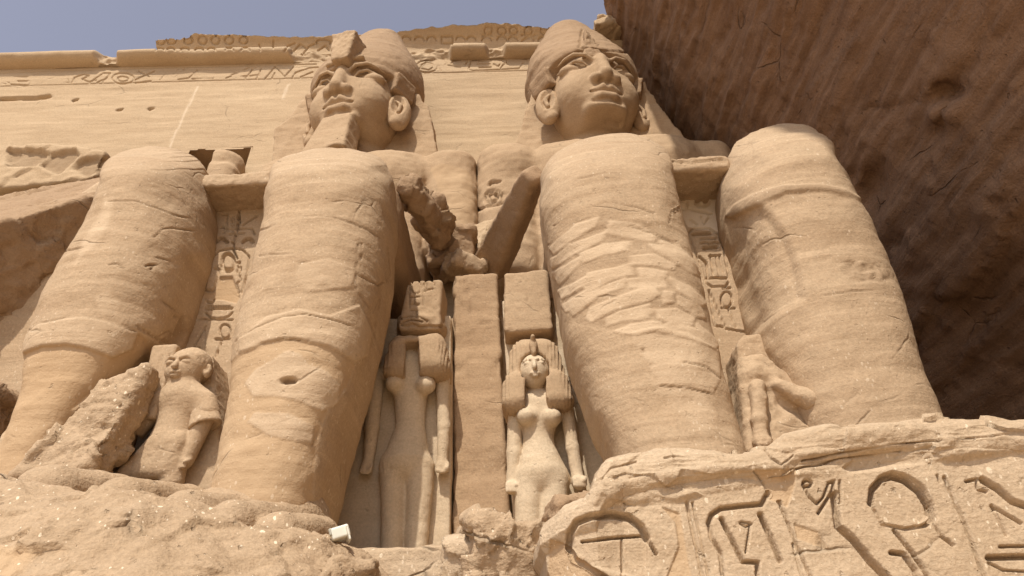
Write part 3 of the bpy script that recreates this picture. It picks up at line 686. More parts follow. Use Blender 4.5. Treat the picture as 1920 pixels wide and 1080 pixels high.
# --- heads
TURN = {}
def turn(m, C):
    a_, k_, dx_ = TURN[C[0]]; V = m.V - C; V[:, 0] *= k_; c_, s_ = math.cos(a_), math.sin(a_)
    m.V = np.stack([V[:, 0]*c_ - V[:, 1]*s_ + dx_, V[:, 0]*s_ + V[:, 1]*c_, V[:, 2]], 1) + C; return m
def head(root, C, beard, seed):
    g_ = Grid((-2.2, -2.4, -4.6), (2.2, 2.2, 2.0), .042)
    g_.add(g_.ell((0, .1, -.15), (1.68, 1.72, 2.1)))
    g_.add(g_.ell((0, -.15, -1.2), (1.34, 1.3, 1.2)), .5)
    for sx in (-1, 1): g_.add(g_.ell((sx*.82, -.86, -.85), (.66, .56, .72)), .45)
    g_.add(g_.ell((0, -1.08, -1.92), (.66, .42, .36)), .4)
    g_.add(g_.ell((0, -1.16, -1.90), (.74, .36, .26)), .2)
    g_.cut(g_.plane((0, -1.3, -2.08), (0, -.22, -1)), .14)
    g_.add(g_.cap((0, .60, -1.6), (0, .8, -4.6), 1.10, 1.25), .12)
    for sx in (-1, 1):
        g_.sub(g_.ell((sx*.98, -1.56, .24), (.62, .36, .30)), .18)
        g_.add(g_.ell((sx*.98, -.96, .17), (.54, .33, .25)), .03)
        g_.add(g_.chain([(sx*.46,-1.40,.06),(sx*.66,-1.41,.31),(sx*.96,-1.33,.41),(sx*1.24,-1.11,.35),(sx*1.54,-.80,.19)], [.03,.055,.06,.055,.04]), .03)
        g_.add(g_.chain([(sx*.50,-1.38,.02),(sx*.94,-1.31,-.10),(sx*1.32,-1.04,.02)], .035), .03)
        g_.add(g_.chain([(sx*.30,-1.57,.30),(sx*.6,-1.58,.52),(sx*1.0,-1.44,.64),(sx*1.3,-1.20,.62),(sx*1.52,-.92,.52)], [.06,.07,.07,.06,.04]), .16)
    g_.add(g_.cap((0,-1.52,.45), (0,-1.72,-.68), .21, .28), .16)
    for sx in (-1, 1): g_.add(g_.ell((sx*.34, -1.60, -.80), (.26, .25, .21)), .08)
    for sx in (-1, 1): g_.sub(g_.ell((sx*.19, -1.72, -1.02), (.12, .13, .10)), .05)
    g_.add(g_.ell((0, -1.18, -1.40), (.88, .38, .38)), .2)
    g_.add(g_.chain([(-.80,-1.20,-1.30),(-.42,-1.46,-1.30),(-.12,-1.58,-1.20),(0,-1.55,-1.24),(.12,-1.58,-1.20),(.42,-1.46,-1.30),(.80,-1.20,-1.30)], [.07,.15,.17,.16,.17,.15,.07]), .04)
    g_.add(g_.chain([(-.60,-1.28,-1.48),(-.24,-1.52,-1.60),(.24,-1.52,-1.60),(.60,-1.28,-1.48)], [.10,.17,.17,.10]), .04)
    g_.sub(g_.chain([(-.5,-1.44,-1.80),(0,-1.62,-1.86),(.5,-1.44,-1.80)], .05), .14)
    g_.sub(g_.chain([(-.84,-1.26,-1.29),(-.42,-1.60,-1.43),(0,-1.74,-1.44),(.42,-1.60,-1.43),(.84,-1.26,-1.29)], [.035,.045,.045,.045,.035]), .03)
    g_.sub(g_.cap((0,-1.75,-1.05), (0,-1.72,-1.16), .05), .08)
    if not beard: g_.sub(g_.box((.30, -1.35, -2.38), (.6, .55, .2), .1, .3, .1, -.15), .06)
    m = g_.mesh(); m.rough(.018, .007, 1.0, seed, .008)
    m.V += C; turn(m, C)
    return m.build('head', M_head, root)
def ear(parent, C, sx, seed):
    g_ = Grid((-.75, -.7, -1.2), (.75, .6, 1.15), .03)
    g_.add(g_.ell((0, 0, 0), (.48, .30, .92)))
    g_.sub(g_.ell((-.02*sx, -.34, .16), (.30, .26, .60)), .05)
    g_.add(g_.chain([(-.10*sx,-.16,.42),(.08*sx,-.18,.15),(0,-.2,-.2)], [.05,.09,.08]), .05)
    g_.add(g_.ell((-.10*sx, -.10, -.66), (.22, .18, .22)), .08)
    m = g_.mesh().rough(.02, .006, 1.5, seed)
    q = rad(24) * sx; c_, s_ = math.cos(q), math.sin(q)
    V = m.V.copy(); m.V[:, 0] = V[:, 0]*c_ - V[:, 1]*s_; m.V[:, 1] = V[:, 0]*s_ + V[:, 1]*c_
    m.V += C + np.array([sx*1.84, -.2, -.85]); turn(m, C); return m.build('ear', M_head, parent)
def crown(C, band, k, top, tilt, seed):
    g_ = Grid((-2.9, -2.3, -1.0), (2.9, 3.4, top+.5), .06)
    Z = g_.Z; rx = np.interp(Z, [-1.0, 0, .8, 1.6, 2.4, 3.2, 4.0, 4.8, 5.3, 6], [1.95, 2.0, 2.2, 2.36, 2.26, 2.02, 1.70, 1.36, 1.18, .9])
    yf = np.interp(Z, [-1, .6, 1.1, 2, 3, 4, 5, 6], [-1.55, -1.60, -1.56, -1.24, -.80, -.36, .06, .5]); yb = np.interp(Z, [-1, .6, 2, 4, 6], [2.2, 2.5, 2.7, 2.6, 2.2])
    yc = (yf + yb) / 2; ry = (yb - yf) / 2
    q = (((np.abs(g_.X)/rx)**2.15 + (np.abs(g_.Y-yc)/ry)**2.15 + 1e-6) ** (1/2.15) - 1) * rx * .9
    q = np.broadcast_to(q, g_.n)
    low = np.maximum(band - (g_.Y + 1.6) * k, -.25)
    g_.f = smin(-q, -(low - Z), .06) * -1
    g_.f = -smin(-g_.f, -(Z - top - tilt[0]*g_.X - tilt[1]*g_.Y), .12)
    g_.f = np.broadcast_to(g_.f, g_.n).astype(np.float32)
    for sx in (-1, 1): g_.add(g_.box((sx*1.86, -.15, .38), (.34, .50, .42), .06, sx*-.45, 0, sx*.25), .05)
    m = g_.mesh(); m.rough(.05, .015, .8, seed, .03); m.V += C; return turn(m, C)
CL = np.array([-5.65, 17.0, 20.42]); CR = np.array([3.63, 17.0, 20.22])
TURN.update({CL[0]: (rad(-12), .92, .31), CR[0]: (rad(12), .94, -.29)})
hL = head(colL, CL, True, 51); hR = head(colR, CR, False, 53)
for h_, C in ((hL, CL), (hR, CR)):
    for sx in (-1, 1): ear(h_, C, sx, 55 + sx)
mL = crown(CL, .60, .10, 5.75, (.08, .0), 57); cL = mL.build('crown', M_crown, colL)
mR = crown(CR, .98, .40, 5.8, (.0, .0), 59)
d = mR.strokes([[(1093,55),(1087,85)], [(1085,88),(1140,95),(1190,100)], [(1060,112),(1085,100)]], 1, 3, .8, 2); mR.disp(-.08 * d)
cR = mR.build('crown', M_crown, colR)
# cobra blocks on the crowns
g_ = Grid(CL + np.array([-1.2, -2.6, -.3]), CL + np.array([1.4, .2, 2.7]), .045)
g_.add(g_.taper(CL[2]+.52, CL[2]+2.2, CL[0]+.10, CL[0]+.10, .36, .57, CL[1]-2.0, CL[1]-.6, .1))
g_.add(g_.box(CL + np.array([.1, -1.45, .86]), (.80, .25, .06), .05), .05)
g_.cut(g_.plane(CL + np.array([.1, -2, 2.12]), (.12, -.12, 1)), .05)
turn(g_.mesh().rough(.05, .02, 1.3, 61), CL).build('cobra', M_head, cL)
a = CR + np.array([-.28, -1.25, 1.55])
g_ = Grid(a - np.array([.7, .7, 1.3]), a + np.array([1.1, 1.3, 1.2]), .045)
g_.add(g_.taper(a[2]-1.0, a[2]+.8, a[0]+.25, a[0]+.0, .62, .07, a[1]-.25, a[1]+1.1, .05))
g_.cut(g_.plane((a[0]-.35, a[1]-.25, a[2]), (-.9, -.35, .0)), .03); g_.cut(g_.plane((a[0]+.1, a[1]-.22, a[2]), (.45, -1, .18)), .03)
turn(g_.mesh().rough(.06, .03, 1.3, 63), CR).build('cobra', M_crown, cR)
# beard
g_ = Grid(CL + np.array([-1.6, -2.6, -4.6]), CL + np.array([1.6, 0, -1.2]), .045)
t_ = (g_.Z - (CL[2]-4.05)) / 2.1
g_.add(g_.taper(CL[2]-4.05, CL[2]-1.95, CL[0]-.08, CL[0]+.06, .84, .60, CL[1]-1.55, CL[1]-.7, .12) )
m = g_.mesh(); m.V[:, 1] -= np.clip((CL[2]-1.95 - m.V[:, 2]) / 2.1, 0, 1) * .42
b_ = m.V[:, 2] < CL[2] - 3.7; m.V[:, 2] += b_ * .22 * np.clip((m.V[:, 0] - CL[0] + .1) / .7, 0, 1) * np.abs(np.sin(3.2 * m.V[:, 0]))
turn(m.rough(.03, .012, 1.0, 65, .02), CL).build('beard', M_head, colL)

# --- forearms
g_ = Grid((-3.4, 10.6, 9.2), (-.6, 15.4, 13.0), .05)
A1, B1 = at(775, 345, 11.4), at(830, 425, 13.3)
g_.add(g_.cap(A1 + np.array([-.1, 0, -.15]), B1 + np.array([-.1, 0, -.2]), .26, .36, (1, 1, .8))); g_.add(g_.ell(at(822, 392, 12.9), (.28, .5, .34)), .15)
g_.add(g_.ell(at(778, 352, 11.7), (.2, .4, .26)), .1)
m = g_.mesh(); W = m.V + .08 * fbm(m.V, 2.5, 2, 8)[:, None]; m.disp(.15 * facet(W, 1.25, 67) + .07 * facet(W, 3, 69) + .02 * fbm(m.V, 5, 3, 68)); m.build('broken_forearm', M_crown, colL)
A1, B1 = at(1004, 322, 11.0), at(920, 500, 14.2)
g_ = Grid((-1.8, 10.2, 8.8), (2.0, 15.6, 12.4), .05)
d = B1 - A1; ln = np.linalg.norm(d); d = d / ln
nn = np.cross(d, np.array([0, 0, 1.])); nn /= np.linalg.norm(nn); mm = np.cross(nn, d)
w_ = np.array([-.72, -.30, -.62]); w_ -= d * (w_ @ d); w_ /= np.linalg.norm(w_); v_ = np.cross(d, w_)
cxyz = (A1 + B1) / 2
def ax(v): return (g_.X-cxyz[0])*v[0] + (g_.Y-cxyz[1])*v[1] + (g_.Z-cxyz[2])*v[2]
q1, q2, q3 = np.abs(ax(d)) - ln/2, np.abs(ax(w_)) - .27, np.abs(ax(v_)) - .36 - .07 * ax(d)
g_.f = (np.sqrt(np.maximum(q1+.12,0)**2 + np.maximum(q2+.12,0)**2 + np.maximum(q3+.12,0)**2) - .12).astype(np.float32)
m = g_.mesh().rough(.04, .015, .8, 69); m.build('forearm', M_crown, colR)

# --- foot of the left colossus
g_ = Grid((-7.6, 7.2, 1.8), (-2.2, 11.6, 4.7), .045)
g_.add(g_.cap((-4.0, 10.3, 2.95), (-4.9, 9.1, 2.2), .95, .72)); g_.add(g_.cap((-3.8, 10.3, 2.9), (-3.55, 9.3, 2.15), .9, .55), .3)
g_.add(g_.cap((-5.6, 9.6, 2.7), (-6.0, 9.0, 2.5), .7, .6), .3)
toes = [((70, 905), .42, 8.25), ((215, 925), .40, 8.2), ((335, 940), .33, 8.3), ((425, 955), .31, 8.35), ((510, 975), .28, 8.5)]
for (tp, r_, Yt) in toes:
    p = at(tp[0], tp[1], Yt); q_ = p + np.array([.25, 1.3, .15])
    g_.add(g_.cap(p + np.array([0, .25, -.12]), q_, r_, r_ * .95), .05)
m = g_.mesh().rough(.03, .012, 1.0, 71); m.build('foot', M_rock, colL)

# ================================================================== back wall between the colossi
def slab(name, mat, lo, hi, h, r, seed, big=.03, fine=.01, parent=None, fn=None):
    lo, hi = np.array(lo, float), np.array(hi, float)
    g_ = Grid(lo - .3, hi + .3, h); g_.add(g_.box((lo+hi)/2, (hi-lo)/2, r)); 
    if fn: fn(g_)
    m = g_.mesh().rough(big, fine, .8, seed, .015); return m
m = slab('pillar', M_niche, (-1.36, 12.85, -1.0), (-.30, 15.5, 9.5), .06, .05, 81)
d = m.strokes([[(846,607),(890,606),(934,609)], [(868,520),(880,560),(884,604)]], 1, 2.4, .8, 3); m.disp(-.03 * d + .03 * facet(m.V + .1 * fbm(m.V, 2, 2, 4)[:, None], 1.1, 84) + .012 * fbm(m.V, 4, 3, 85)); m.setattr_('dark', .3 * d)
tag(m.build('stone_pier', M_niche), 'plain brown flat-topped stone pier standing between the two standing queens', 'pier')
m = slab('backing', M_niche, (-9.9, 13.3, -1.5), (7.6, 15.0, 8.6), .12, .05, 83)
tag(m.build('throne_wall', M_niche), 'shaded recessed rock wall behind the legs and the standing queens', 'wall')
# rubble heap between the arms
for i, (c, r_, lab) in enumerate((((850,478),.62,'dark jagged lump of rubble under the broken forearm of the bearded colossus'), ((868,505),.50,'pale flat stone lying on top of the brown pier'), ((905,470),.55,'pale broken stone wedged beneath the upper arms, right of the rubble'))):
    Yc = (14.3, 14.0, 15.3)[i]; c = at(*c, Yc); g_ = Grid(c - 1.2, c + 1.2, .04)
    g_.add(g_.box(c, (r_, r_, r_ * (.9, .45, 1.2)[i]), .12, .5 * i, .2, .15 * i))
    m = g_.mesh(); W = m.V + .05 * fbm(m.V, 3, 2, 8)[:, None]; m.disp(.09 * facet(W, 1.4, 90 + i) + .04 * facet(W, 4, 95 + i)); tag(m.build('rubble_stone', (M_crown, M_leg, M_wall)[i]), lab, 'stone')

# ================================================================== standing queens
def q_at(Y): return lambda a, b, dy=0.: at(a, b, Y + dy)
def queenL():
    root = thing('standing_statue', 'tall slender standing queen statue with broken-off face, left of the stone pier', 'statue', at(760, 1060, 12.4), 'standing queens between the colossi')
    q = q_at(12.45); lo = np.array([-3.7, 11.2, 1.6]); hi = np.array([-.7, 13.4, 9.7])
    g_ = Grid(lo, hi, .036)
    C = lambda p1, p2, r1, r2=None, k=.08, sq=(1,1,1): g_.add(g_.cap(p1, p2, r1, r2, sq), k)
    g_.add(g_.ell(q(768,700), (.50, .30, .45)))
    C(q(770,690), q(770,795), .44, .27, .1, (1,1.3,1)); C(q(770,795), q(763,865), .27, .45, .08, (1,1.25,1))
    C(q(738,875), q(736,1000), .27, .21, .08); C(q(736,1000), q(733,1100), .21, .19, .05)
    C(q(788,875), q(782,1000), .27, .21, .08); C(q(782,1000), q(778,1100), .21, .19, .05)
    C(q(763,880,.12), q(758,1000,.12), .2, .16, .05)
    for c in ((741,718), (798,722)): g_.add(g_.ell(q(*c, -.25), (.195, .19, .195)), .13)
    C(q(727,690), q(755,685), .2, .2, .1); C(q(815,690), q(785,685), .2, .2, .1)
    C(q(707,705), q(698,800), .15, .14, .05); C(q(698,800), q(690,868), .14, .10, .05)
    C(q(830,712), q(832,800), .15, .13, .05); C(q(832,800), q(829,868), .13, .10, .05)
    for hc in ((688,876), (830,874)):
        p = q(*hc); 
        g_.add(g_.ell(p, (.12, .11, .12)), .05)
        for f_ in range(4): g_.add(g_.cap(p + np.array([-.09+.06*f_, -.06, -.03]), p + np.array([-.09+.06*f_, -.08, -.13-.02*(f_ in (1,2))]), .033), .02)
        g_.add(g_.cap(p + np.array([.11, -.05, .03]), p + np.array([.1, -.12, -.08]), .033), .03)
    C(q(770,690), q(771,640), .19, .2, .06)
    m = g_.mesh(); m.rough(.015, .006, 1.2, 111)
    x, y = m.pxy(); m.disp(-.02 * m.strokes([[(715,880),(735,878)], [(716,872),(718,888)], [(723,870),(725,888)], [(730,872),(731,886)], [(762,845),(775,850)]], 1, 1.3, .7, .5))
    m.build('body', M_queen, root)
    g_ = Grid(lo, hi, .036)                                            # wig with two lappets, open at the throat
    a, b = q(776,700), q(781,628)
    a, b = q(776,700,-.55), q(781,622,-.5)
    g_.add(g_.taper(a[2], b[2], a[0], b[0], .71, .54, 11.85, 12.95, .26))
    p, r_ = q(771,712, -.55), q(771,643, -.5)
    g_.sub(g_.taper(p[2]-.4, r_[2], p[0], r_[0]+.02, .17, .15, 11.0, 12.2, .02), .03)
    c = q(782,618,-.5); g_.sub(g_.ell(c + np.array([0, -.05, .02]), (.46, .42, .22)), .03)
    g_.add(g_.box(q(786,625,.32), (.46, .32, .34), .1), .05)
    m = g_.mesh(); x, y = m.pxy(); m.disp(.016 * np.sin(x * 1.1 + .1 * y) * (y > 645)); m.rough(.02, .008, 1.2, 113); m.build('wig', M_head, root)
    g_ = Grid(lo + np.array([0, 0, 5.4]), hi, .024)                                            # crown with carved names
    a, b = q(786,616,-.4), q(797,524,-.4)
    g_.add(g_.taper(a[2], b[2], a[0], b[0], .46, .375, 12.05, 12.95, .09)); g_.add(g_.ell((a[0], 12.45, a[2]+.22), (.53, .48, .2)), .08)
    m = g_.mesh()
    kq = crop(620, 480, 1.8)
    gl = [kq(z) for z in (arc(288,105,16,24,120,420), [(272,140),(300,138)], [(285,125),(282,165),(300,168)], arc(333,100,18,18,180,360), [(318,118),(345,112)], [(325,95),(322,122)], [(268,185),(290,185),(288,200)],
       [(230,215),(260,205),(300,205),(325,220)], [(240,225),(270,215),(310,222)], [(275,165),(280,160),(298,162)], [(315,100),(312,165)], [(265,95),(266,175)])]
    m.disp(-.06 * m.strokes(gl, 1, 1.9, .6, .4)); d = m.strokes([kq([(235,232),(255,238),(275,228),(300,240),(330,236),(350,242),(375,240)])], 1, 4, .6, 2); m.disp(-.05 * d)
    m.rough(.02, .008, 1.4, 115); m.build('crown', M_head, root)
    g_ = Grid((-4.4, 12.5, -1.6), (-.9, 13.6, 9.2), .06)
    a = at(846, 590, 12.6); g_.add(g_.box(((a[0]-4.0)/2, 13.05, 3.6), ((a[0]+4.0)/2, .45, a[2]-3.6), .04))
    m = g_.mesh().rough(.02, .008, .9, 117); m.build('back_slab', M_queen, root)
    return root
queenL()
def queenR():
    root = thing('standing_statue', 'standing queen statue with small face, long wig and tall plain crown, right of the pier', 'statue', at(1010, 980, 12.4), 'standing queens between the colossi')
    q = q_at(12.35); lo = np.array([-.35, 11.2, 2.6]); hi = np.array([2.4, 13.4, 9.7])
    g_ = Grid(lo, hi, .034)
    C = lambda p1, p2, r1, r2=None, k=.08, sq=(1,1,1): g_.add(g_.cap(p1, p2, r1, r2, sq), k)
    g_.add(g_.ell(q(1012,775), (.46, .28, .3)))
    C(q(1012,765), q(1010,828), .41, .27, .1, (1,1.3,1)); C(q(1010,828), q(1016,885), .27, .46, .08, (1,1.3,1))
    C(q(993,900), q(988,1010), .27, .22, .08); C(q(1041,900), q(1034,1010), .27, .22, .08); C(q(1016,905,.12), q(1012,1010,.12), .2, .16, .05)
    for c in ((987,781), (1036,783)): g_.add(g_.ell(q(*c, -.25), (.18, .185, .17)), .13)
    C(q(966,772), q(964,850), .14, .13, .05); C(q(964,850), q(961,905), .13, .12, .05)
    C(q(1064,772), q(1073,840), .14, .13, .05); C(q(1073,840), q(1084,900), .13, .11, .05)
    for hc in ((960,914), (1086,905)):
        p = q(*hc, -.03); g_.add(g_.ell(p, (.14, .14, .13)), .04)
        for f_ in range(4): g_.add(g_.cap(p + np.array([-.10+.065*f_, -.10, .05]), p + np.array([-.10+.065*f_, -.12, -.10]), .036), .02)
        g_.add(g_.cap(p + np.array([.12, -.05, .06]), p + np.array([.08, -.16, -.01]), .036), .03)
    C(q(1005,770), q(1003,700), .17, .2, .06)
    # face: a flat oval with brow, eyes, nose and mouth
    f = at(1002, 684, 11.82) + np.array([0, .41, 0])
    g_.add(g_.ell(f + np.array([0, -.12, 0]), (.29, .30, .36)), .03)
    for sx in (-1, 1):
        g_.sub(g_.ell(f + np.array([sx*.12, -.42, .07]), (.09, .06, .05)), .03); g_.add(g_.ell(f + np.array([sx*.12, -.36, .06]), (.08, .05, .035)), .02)
        g_.add(g_.chain([f + np.array([sx*.04, -.41, .12]), f + np.array([sx*.13, -.40, .155]), f + np.array([sx*.22, -.33, .12])], .02), .02)
    g_.add(g_.cap(f + np.array([0, -.40, .10]), f + np.array([0, -.47, -.07]), .03, .05), .03)
    g_.add(g_.ell(f + np.array([0, -.40, -.17]), (.1, .05, .028)), .02); g_.add(g_.ell(f + np.array([0, -.39, -.225]), (.085, .05, .03)), .02)
    g_.sub(g_.cap(f + np.array([-.1, -.42, -.197]), f + np.array([.1, -.42, -.197]), .012), .01)
    m = g_.mesh(); m.rough(.015, .006, 1.2, 121); m.build('body', M_queen, root)
    g_ = Grid(lo, hi, .036)
    a, b, c = q(1012,764,-.45), q(1003,690,-.4), q(1000,630,-.3)
    d = np.minimum(g_.taper(a[2], c[2], a[0], c[0], .70, .46, 11.95, 12.95, .3), g_.taper(a[2], b[2], a[0], b[0], .72, .62, 11.85, 12.95, .26))
    g_.add(d)
    p, r_ = q(1006,772, -.5), q(1003,700, -.5)
    g_.sub(g_.taper(p[2]-.3, r_[2]+.1, p[0]-.0, r_[0], .24, .19, 11.0, 12.2, .02), .03)
    g_.sub(g_.ell(f + np.array([0, -.35, 0]), (.31, .42, .37)), .03)
    m = g_.mesh(); x, y = m.pxy(); m.disp(.016 * np.sin(x * 1.0) * (y > 640)); m.rough(.012, .005, 1.2, 123)
    wig = m.build('wig', M_head, root)
    g_ = Grid(lo, hi, .03); u = at(1000, 648, 11.9)
    g_.add(g_.ell(u, (.09, .10, .17))); g_.add(g_.ell(u + np.array([0, 0, -.16]), (.055, .1, .1)), .04); g_.add(g_.ell(u + np.array([0, -.08, .14]), (.05, .09, .06)), .03)
    g_.mesh().build('cobra', M_head, root)
    g_ = Grid(lo, (2.4, 13.4, 9.9), .04)
    a, b = q(992,632), q(986,519)
    g_.add(g_.taper(a[2], b[2], a[0], b[0], .52, .49, 12.1, 13.0, .08))
    m = g_.mesh(); crack(m, [[(985,520),(987,570)], [(945,622),(962,618)]], .04, 2, .3); m.rough(.02, .01, 1.4, 125); m.build('crown', M_head, root)
    g_ = Grid((-.4, 12.4, -1.6), (2.9, 13.6, 9.2), .06)
    a = at(943, 590, 12.6); g_.add(g_.box(((a[0]+2.5)/2, 13.05, 3.6), ((2.5-a[0])/2, .45, a[2]-3.2), .04))
    g_.mesh().rough(.02, .008, .9, 127).build('back_slab', M_queen, root)
queenR()

# ================================================================== small figures between the legs
def prince():
    root = thing('small_statue', 'small standing child figure with round head, between the legs of the bearded colossus', 'statue', at(300, 880, 10.2), None)
    q = q_at(10.15); g_ = Grid((-7.6, 9.2, 3.6), (-4.5, 11.0, 6.7), .021)
    C = lambda p1, p2, r1, r2=None, k=.06, sq=(1,1,1): g_.add(g_.cap(p1, p2, r1, r2, sq), k)
    h = q(353, 690)
    g_.add(g_.ell(h, (.33, .30, .32)))
    f = h + np.array([-.05, -.05, -.15])
    g_.add(g_.ell(f, (.27, .25, .21)), .08)
    for sx in (-1, 1):
        g_.sub(g_.ell(f + np.array([sx*.125, -.28, .13]), (.10, .09, .05)), .03); g_.add(g_.ell(f + np.array([sx*.125, -.20, .12]), (.085, .06, .045)), .01)
        g_.add(g_.chain([f + np.array([sx*.04, -.26, .19]), f + np.array([sx*.13, -.25, .215]), f + np.array([sx*.22, -.17, .18])], .03), .02)
        g_.add(g_.ell(h + np.array([sx*.35, -.0, -.08]), (.07, .09, .13)), .02); g_.sub(g_.ell(h + np.array([sx*.36, -.09, -.07]), (.035, .05, .07)), .02)
    g_.add(g_.cap(f + np.array([0, -.25, .14]), f + np.array([0, -.30, .0]), .028, .045), .03)
    g_.add(g_.ell(f + np.array([0, -.25, -.085]), (.09, .05, .025)), .03); g_.add(g_.ell(f + np.array([0, -.225, -.135]), (.075, .05, .025)), .03)
    g_.sub(g_.cap(f + np.array([-.10, -.27, -.112]), f + np.array([.10, -.27, -.112]), .010), .02)
    C(q(345,720), q(340,745), .18, .22)
    C(q(316,752), q(366,752), .20, .22, .12, (1,1.1,1)); C(q(340,750), q(326,800), .33, .27, .2, (1,1.35,1))
    C(q(326,800), q(318,822), .27, .30, .1, (1,1.3,1))
    a, b = q(262, 900, -.12), q(320, 815, -.12); g_.add(g_.taper(a[2], b[2], a[0]-.02, b[0], .50, .28, 9.92, 10.4, .14), .16)
    C(q(335,830), q(322,905), .19, .18, .06)
    C(q(384,755), q(388,775), .19, .2, .10); C(q(382,790), q(350,862), .15, .115, .04)
    C(q(300,752), q(285,768), .17, .17, .10); C(q(250,795), q(232,852), .12, .10, .04)
    for hc in ((345,868), (228,860)):
        p = q(*hc, -.03); g_.add(g_.ell(p, (.115, .11, .10)), .03)
        for f_ in range(4): g_.add(g_.cap(p + np.array([-.09+.055*f_, -.06, .02]), p + np.array([-.10+.055*f_, -.09, -.10]), .03), .015)
        g_.add(g_.cap(p + np.array([.10, -.04, .03]), p + np.array([.07, -.12, -.03]), .03), .02)
    m = g_.mesh(); m.rough(.012, .005, 1.8, 131); m.build('body', M_leg, root)
    g_ = Grid(h - .5, h + .5, .02); g_.add(g_.ell(h + np.array([.01, .05, .05]), (.365, .33, .325)))
    g_.cut(g_.plane(h + np.array([0, -.26, .05]), (0, -.75, -1)), .03); g_.mesh().rough(.012, .008, 3, 136).build('hair', M_leg, root)
    g_ = Grid((-7.8, 9.3, 3.6), (-4.4, 11.2, 6.7), .028)              # short bell sleeves
    def sleeve(p0, p1, r0, r1, seed):
        g_.f = None; g_.add(g_.cap(p0, p1, r0, r1, (1, 1.15, 1))); n_ = (p1 - p0) / np.linalg.norm(p1 - p0)
        g_.cut(g_.plane(p1 - n_ * .02, n_), .03); g_.sub(g_.ell(p1 + n_ * .05, (r1*.8, r1*.7, .16)), .02); g_.mesh().rough(.012, .005, 1.8, seed).build('sleeve', M_leg, root)
    sleeve(q(382,762), q(386,802), .20, .27, 134); sleeve(q(292,765), q(244,806), .17, .26, 133)
    g_ = Grid((-7.8, 9.6, 3.4), (-4.4, 11.3, 6.8), .03)               # side lock and slab behind
    a, b = q(303, 770, .1), q(326, 662, .1); g_.add(g_.taper(b[2]-1.35, b[2]+.02, a[0]-.08, b[0]-.05, .15, .22, 9.98, 10.9, .04), .02)
    a, b = q(300, 900), q(345, 655); g_.add(g_.taper(a[2]-.2, b[2], a[0]+.3, b[0]+.08, .65, .34, 10.35, 11.2, .05), .03)
    m = g_.mesh(); m.disp(-.03 * m.strokes([[(318,665),(300,720),(285,765)], [(305,665),(280,740)]], 1, 2, .7, .6)); m.rough(.015, .006, 1.8, 135); m.build('side_lock', M_leg, root)
prince()
def polysd(g_, pts):
    pts = np.array(pts); X, Z = np.broadcast_arrays(g_.X[:, 0, :], g_.Z[:, 0, :]); ins = np.zeros(X.shape, bool); dm = np.full(X.shape, 1e9)
    for a, b in zip(pts, np.roll(pts, -1, 0)):
        c_ = ((a[1] > Z) != (b[1] > Z)); 
        with np.errstate(divide='ignore', invalid='ignore'): ins ^= c_ & (X < (b[0]-a[0])*(Z-a[1])/(b[1]-a[1]) + a[0])
        d_ = b - a; t = np.clip(((X-a[0])*d_[0] + (Z-a[1])*d_[1]) / (d_ @ d_), 0, 1); dm = np.minimum(dm, np.hypot(X-a[0]-t*d_[0], Z-a[1]-t*d_[1]))
    return np.where(ins, -dm, dm)[:, None, :]
def broken_figure():
    root = thing('small_statue', 'headless broken small figure with one straight arm, between the legs of the beardless colossus', 'statue', at(1450, 835, 10.2))
    q = q_at(10.2); g_ = Grid((3.0, 9.2, 3.4), (5.9, 11.2, 7.0), .026)
    C = lambda p1, p2, r1, r2=None, k=.06, sq=(1,1,1): g_.add(g_.cap(p1, p2, r1, r2, sq), k)
    def pr(pxs, Yr, Y0, Y1, rnd, k):
        pts = np.array([at(*p, Yr)[[0, 2]] for p in pxs]); d1 = polysd(g_, pts) + rnd; d2 = np.abs(g_.Y - (Y0+Y1)/2) - ((Y1-Y0)/2 - rnd)
        g_.add((np.minimum(np.maximum(d1, d2), 0) + np.sqrt(np.maximum(d1,0)**2 + np.maximum(d2,0)**2) - rnd).astype(np.float32), k)
    pr([(1379,648),(1392,630),(1466,626),(1478,700),(1505,860),(1405,860)], 10.3, 10.25, 11.2, .03, 0)
    pr([(1384,668),(1430,662),(1470,692),(1500,716),(1532,745),(1528,765),(1548,860),(1402,860),(1390,745)], 9.98, 9.9, 10.8, .13, .03)
    g_.sub(g_.chain([q(1406,740,-.32), q(1414,790,-.32), q(1416,850,-.30)], [.05,.05,.05]), .05); g_.sub(g_.chain([q(1437,735,-.32), q(1440,790,-.32), q(1438,850,-.30)], [.07,.06,.05]), .06)
    C(q(1420,728,-.34), q(1424,790,-.36), .12, .11, .04); C(q(1424,790,-.36), q(1428,822,-.36), .11, .10, .03); p = q(1429, 828, -.37); g_.add(g_.ell(p, (.12, .11, .09)), .03)
    for f_ in range(4): g_.add(g_.cap(p + np.array([-.08+.05*f_, -.06, .02]), p + np.array([-.08+.05*f_, -.09, -.09]), .028), .015)
    g_.add(g_.cap(p + np.array([.10, -.03, .03]), p + np.array([.07, -.10, -.04]), .027), .02)
    g_.sub(g_.cap(q(1466,752,-.34), q(1520,778,-.32), .12, .15), .06)
    C(q(1462,722,-.36), q(1520,750,-.40), .11, .17, .05)
    C(q(1410,700,-.24), q(1450,712,-.24), .15, .14, .12)
    m = g_.mesh(); m.disp(.03 * ridge(m.V, 1.6, 3, 137) - .02); m.rough(.012, .008, 2, 138); m.build('body', M_leg, root)
broken_figure()
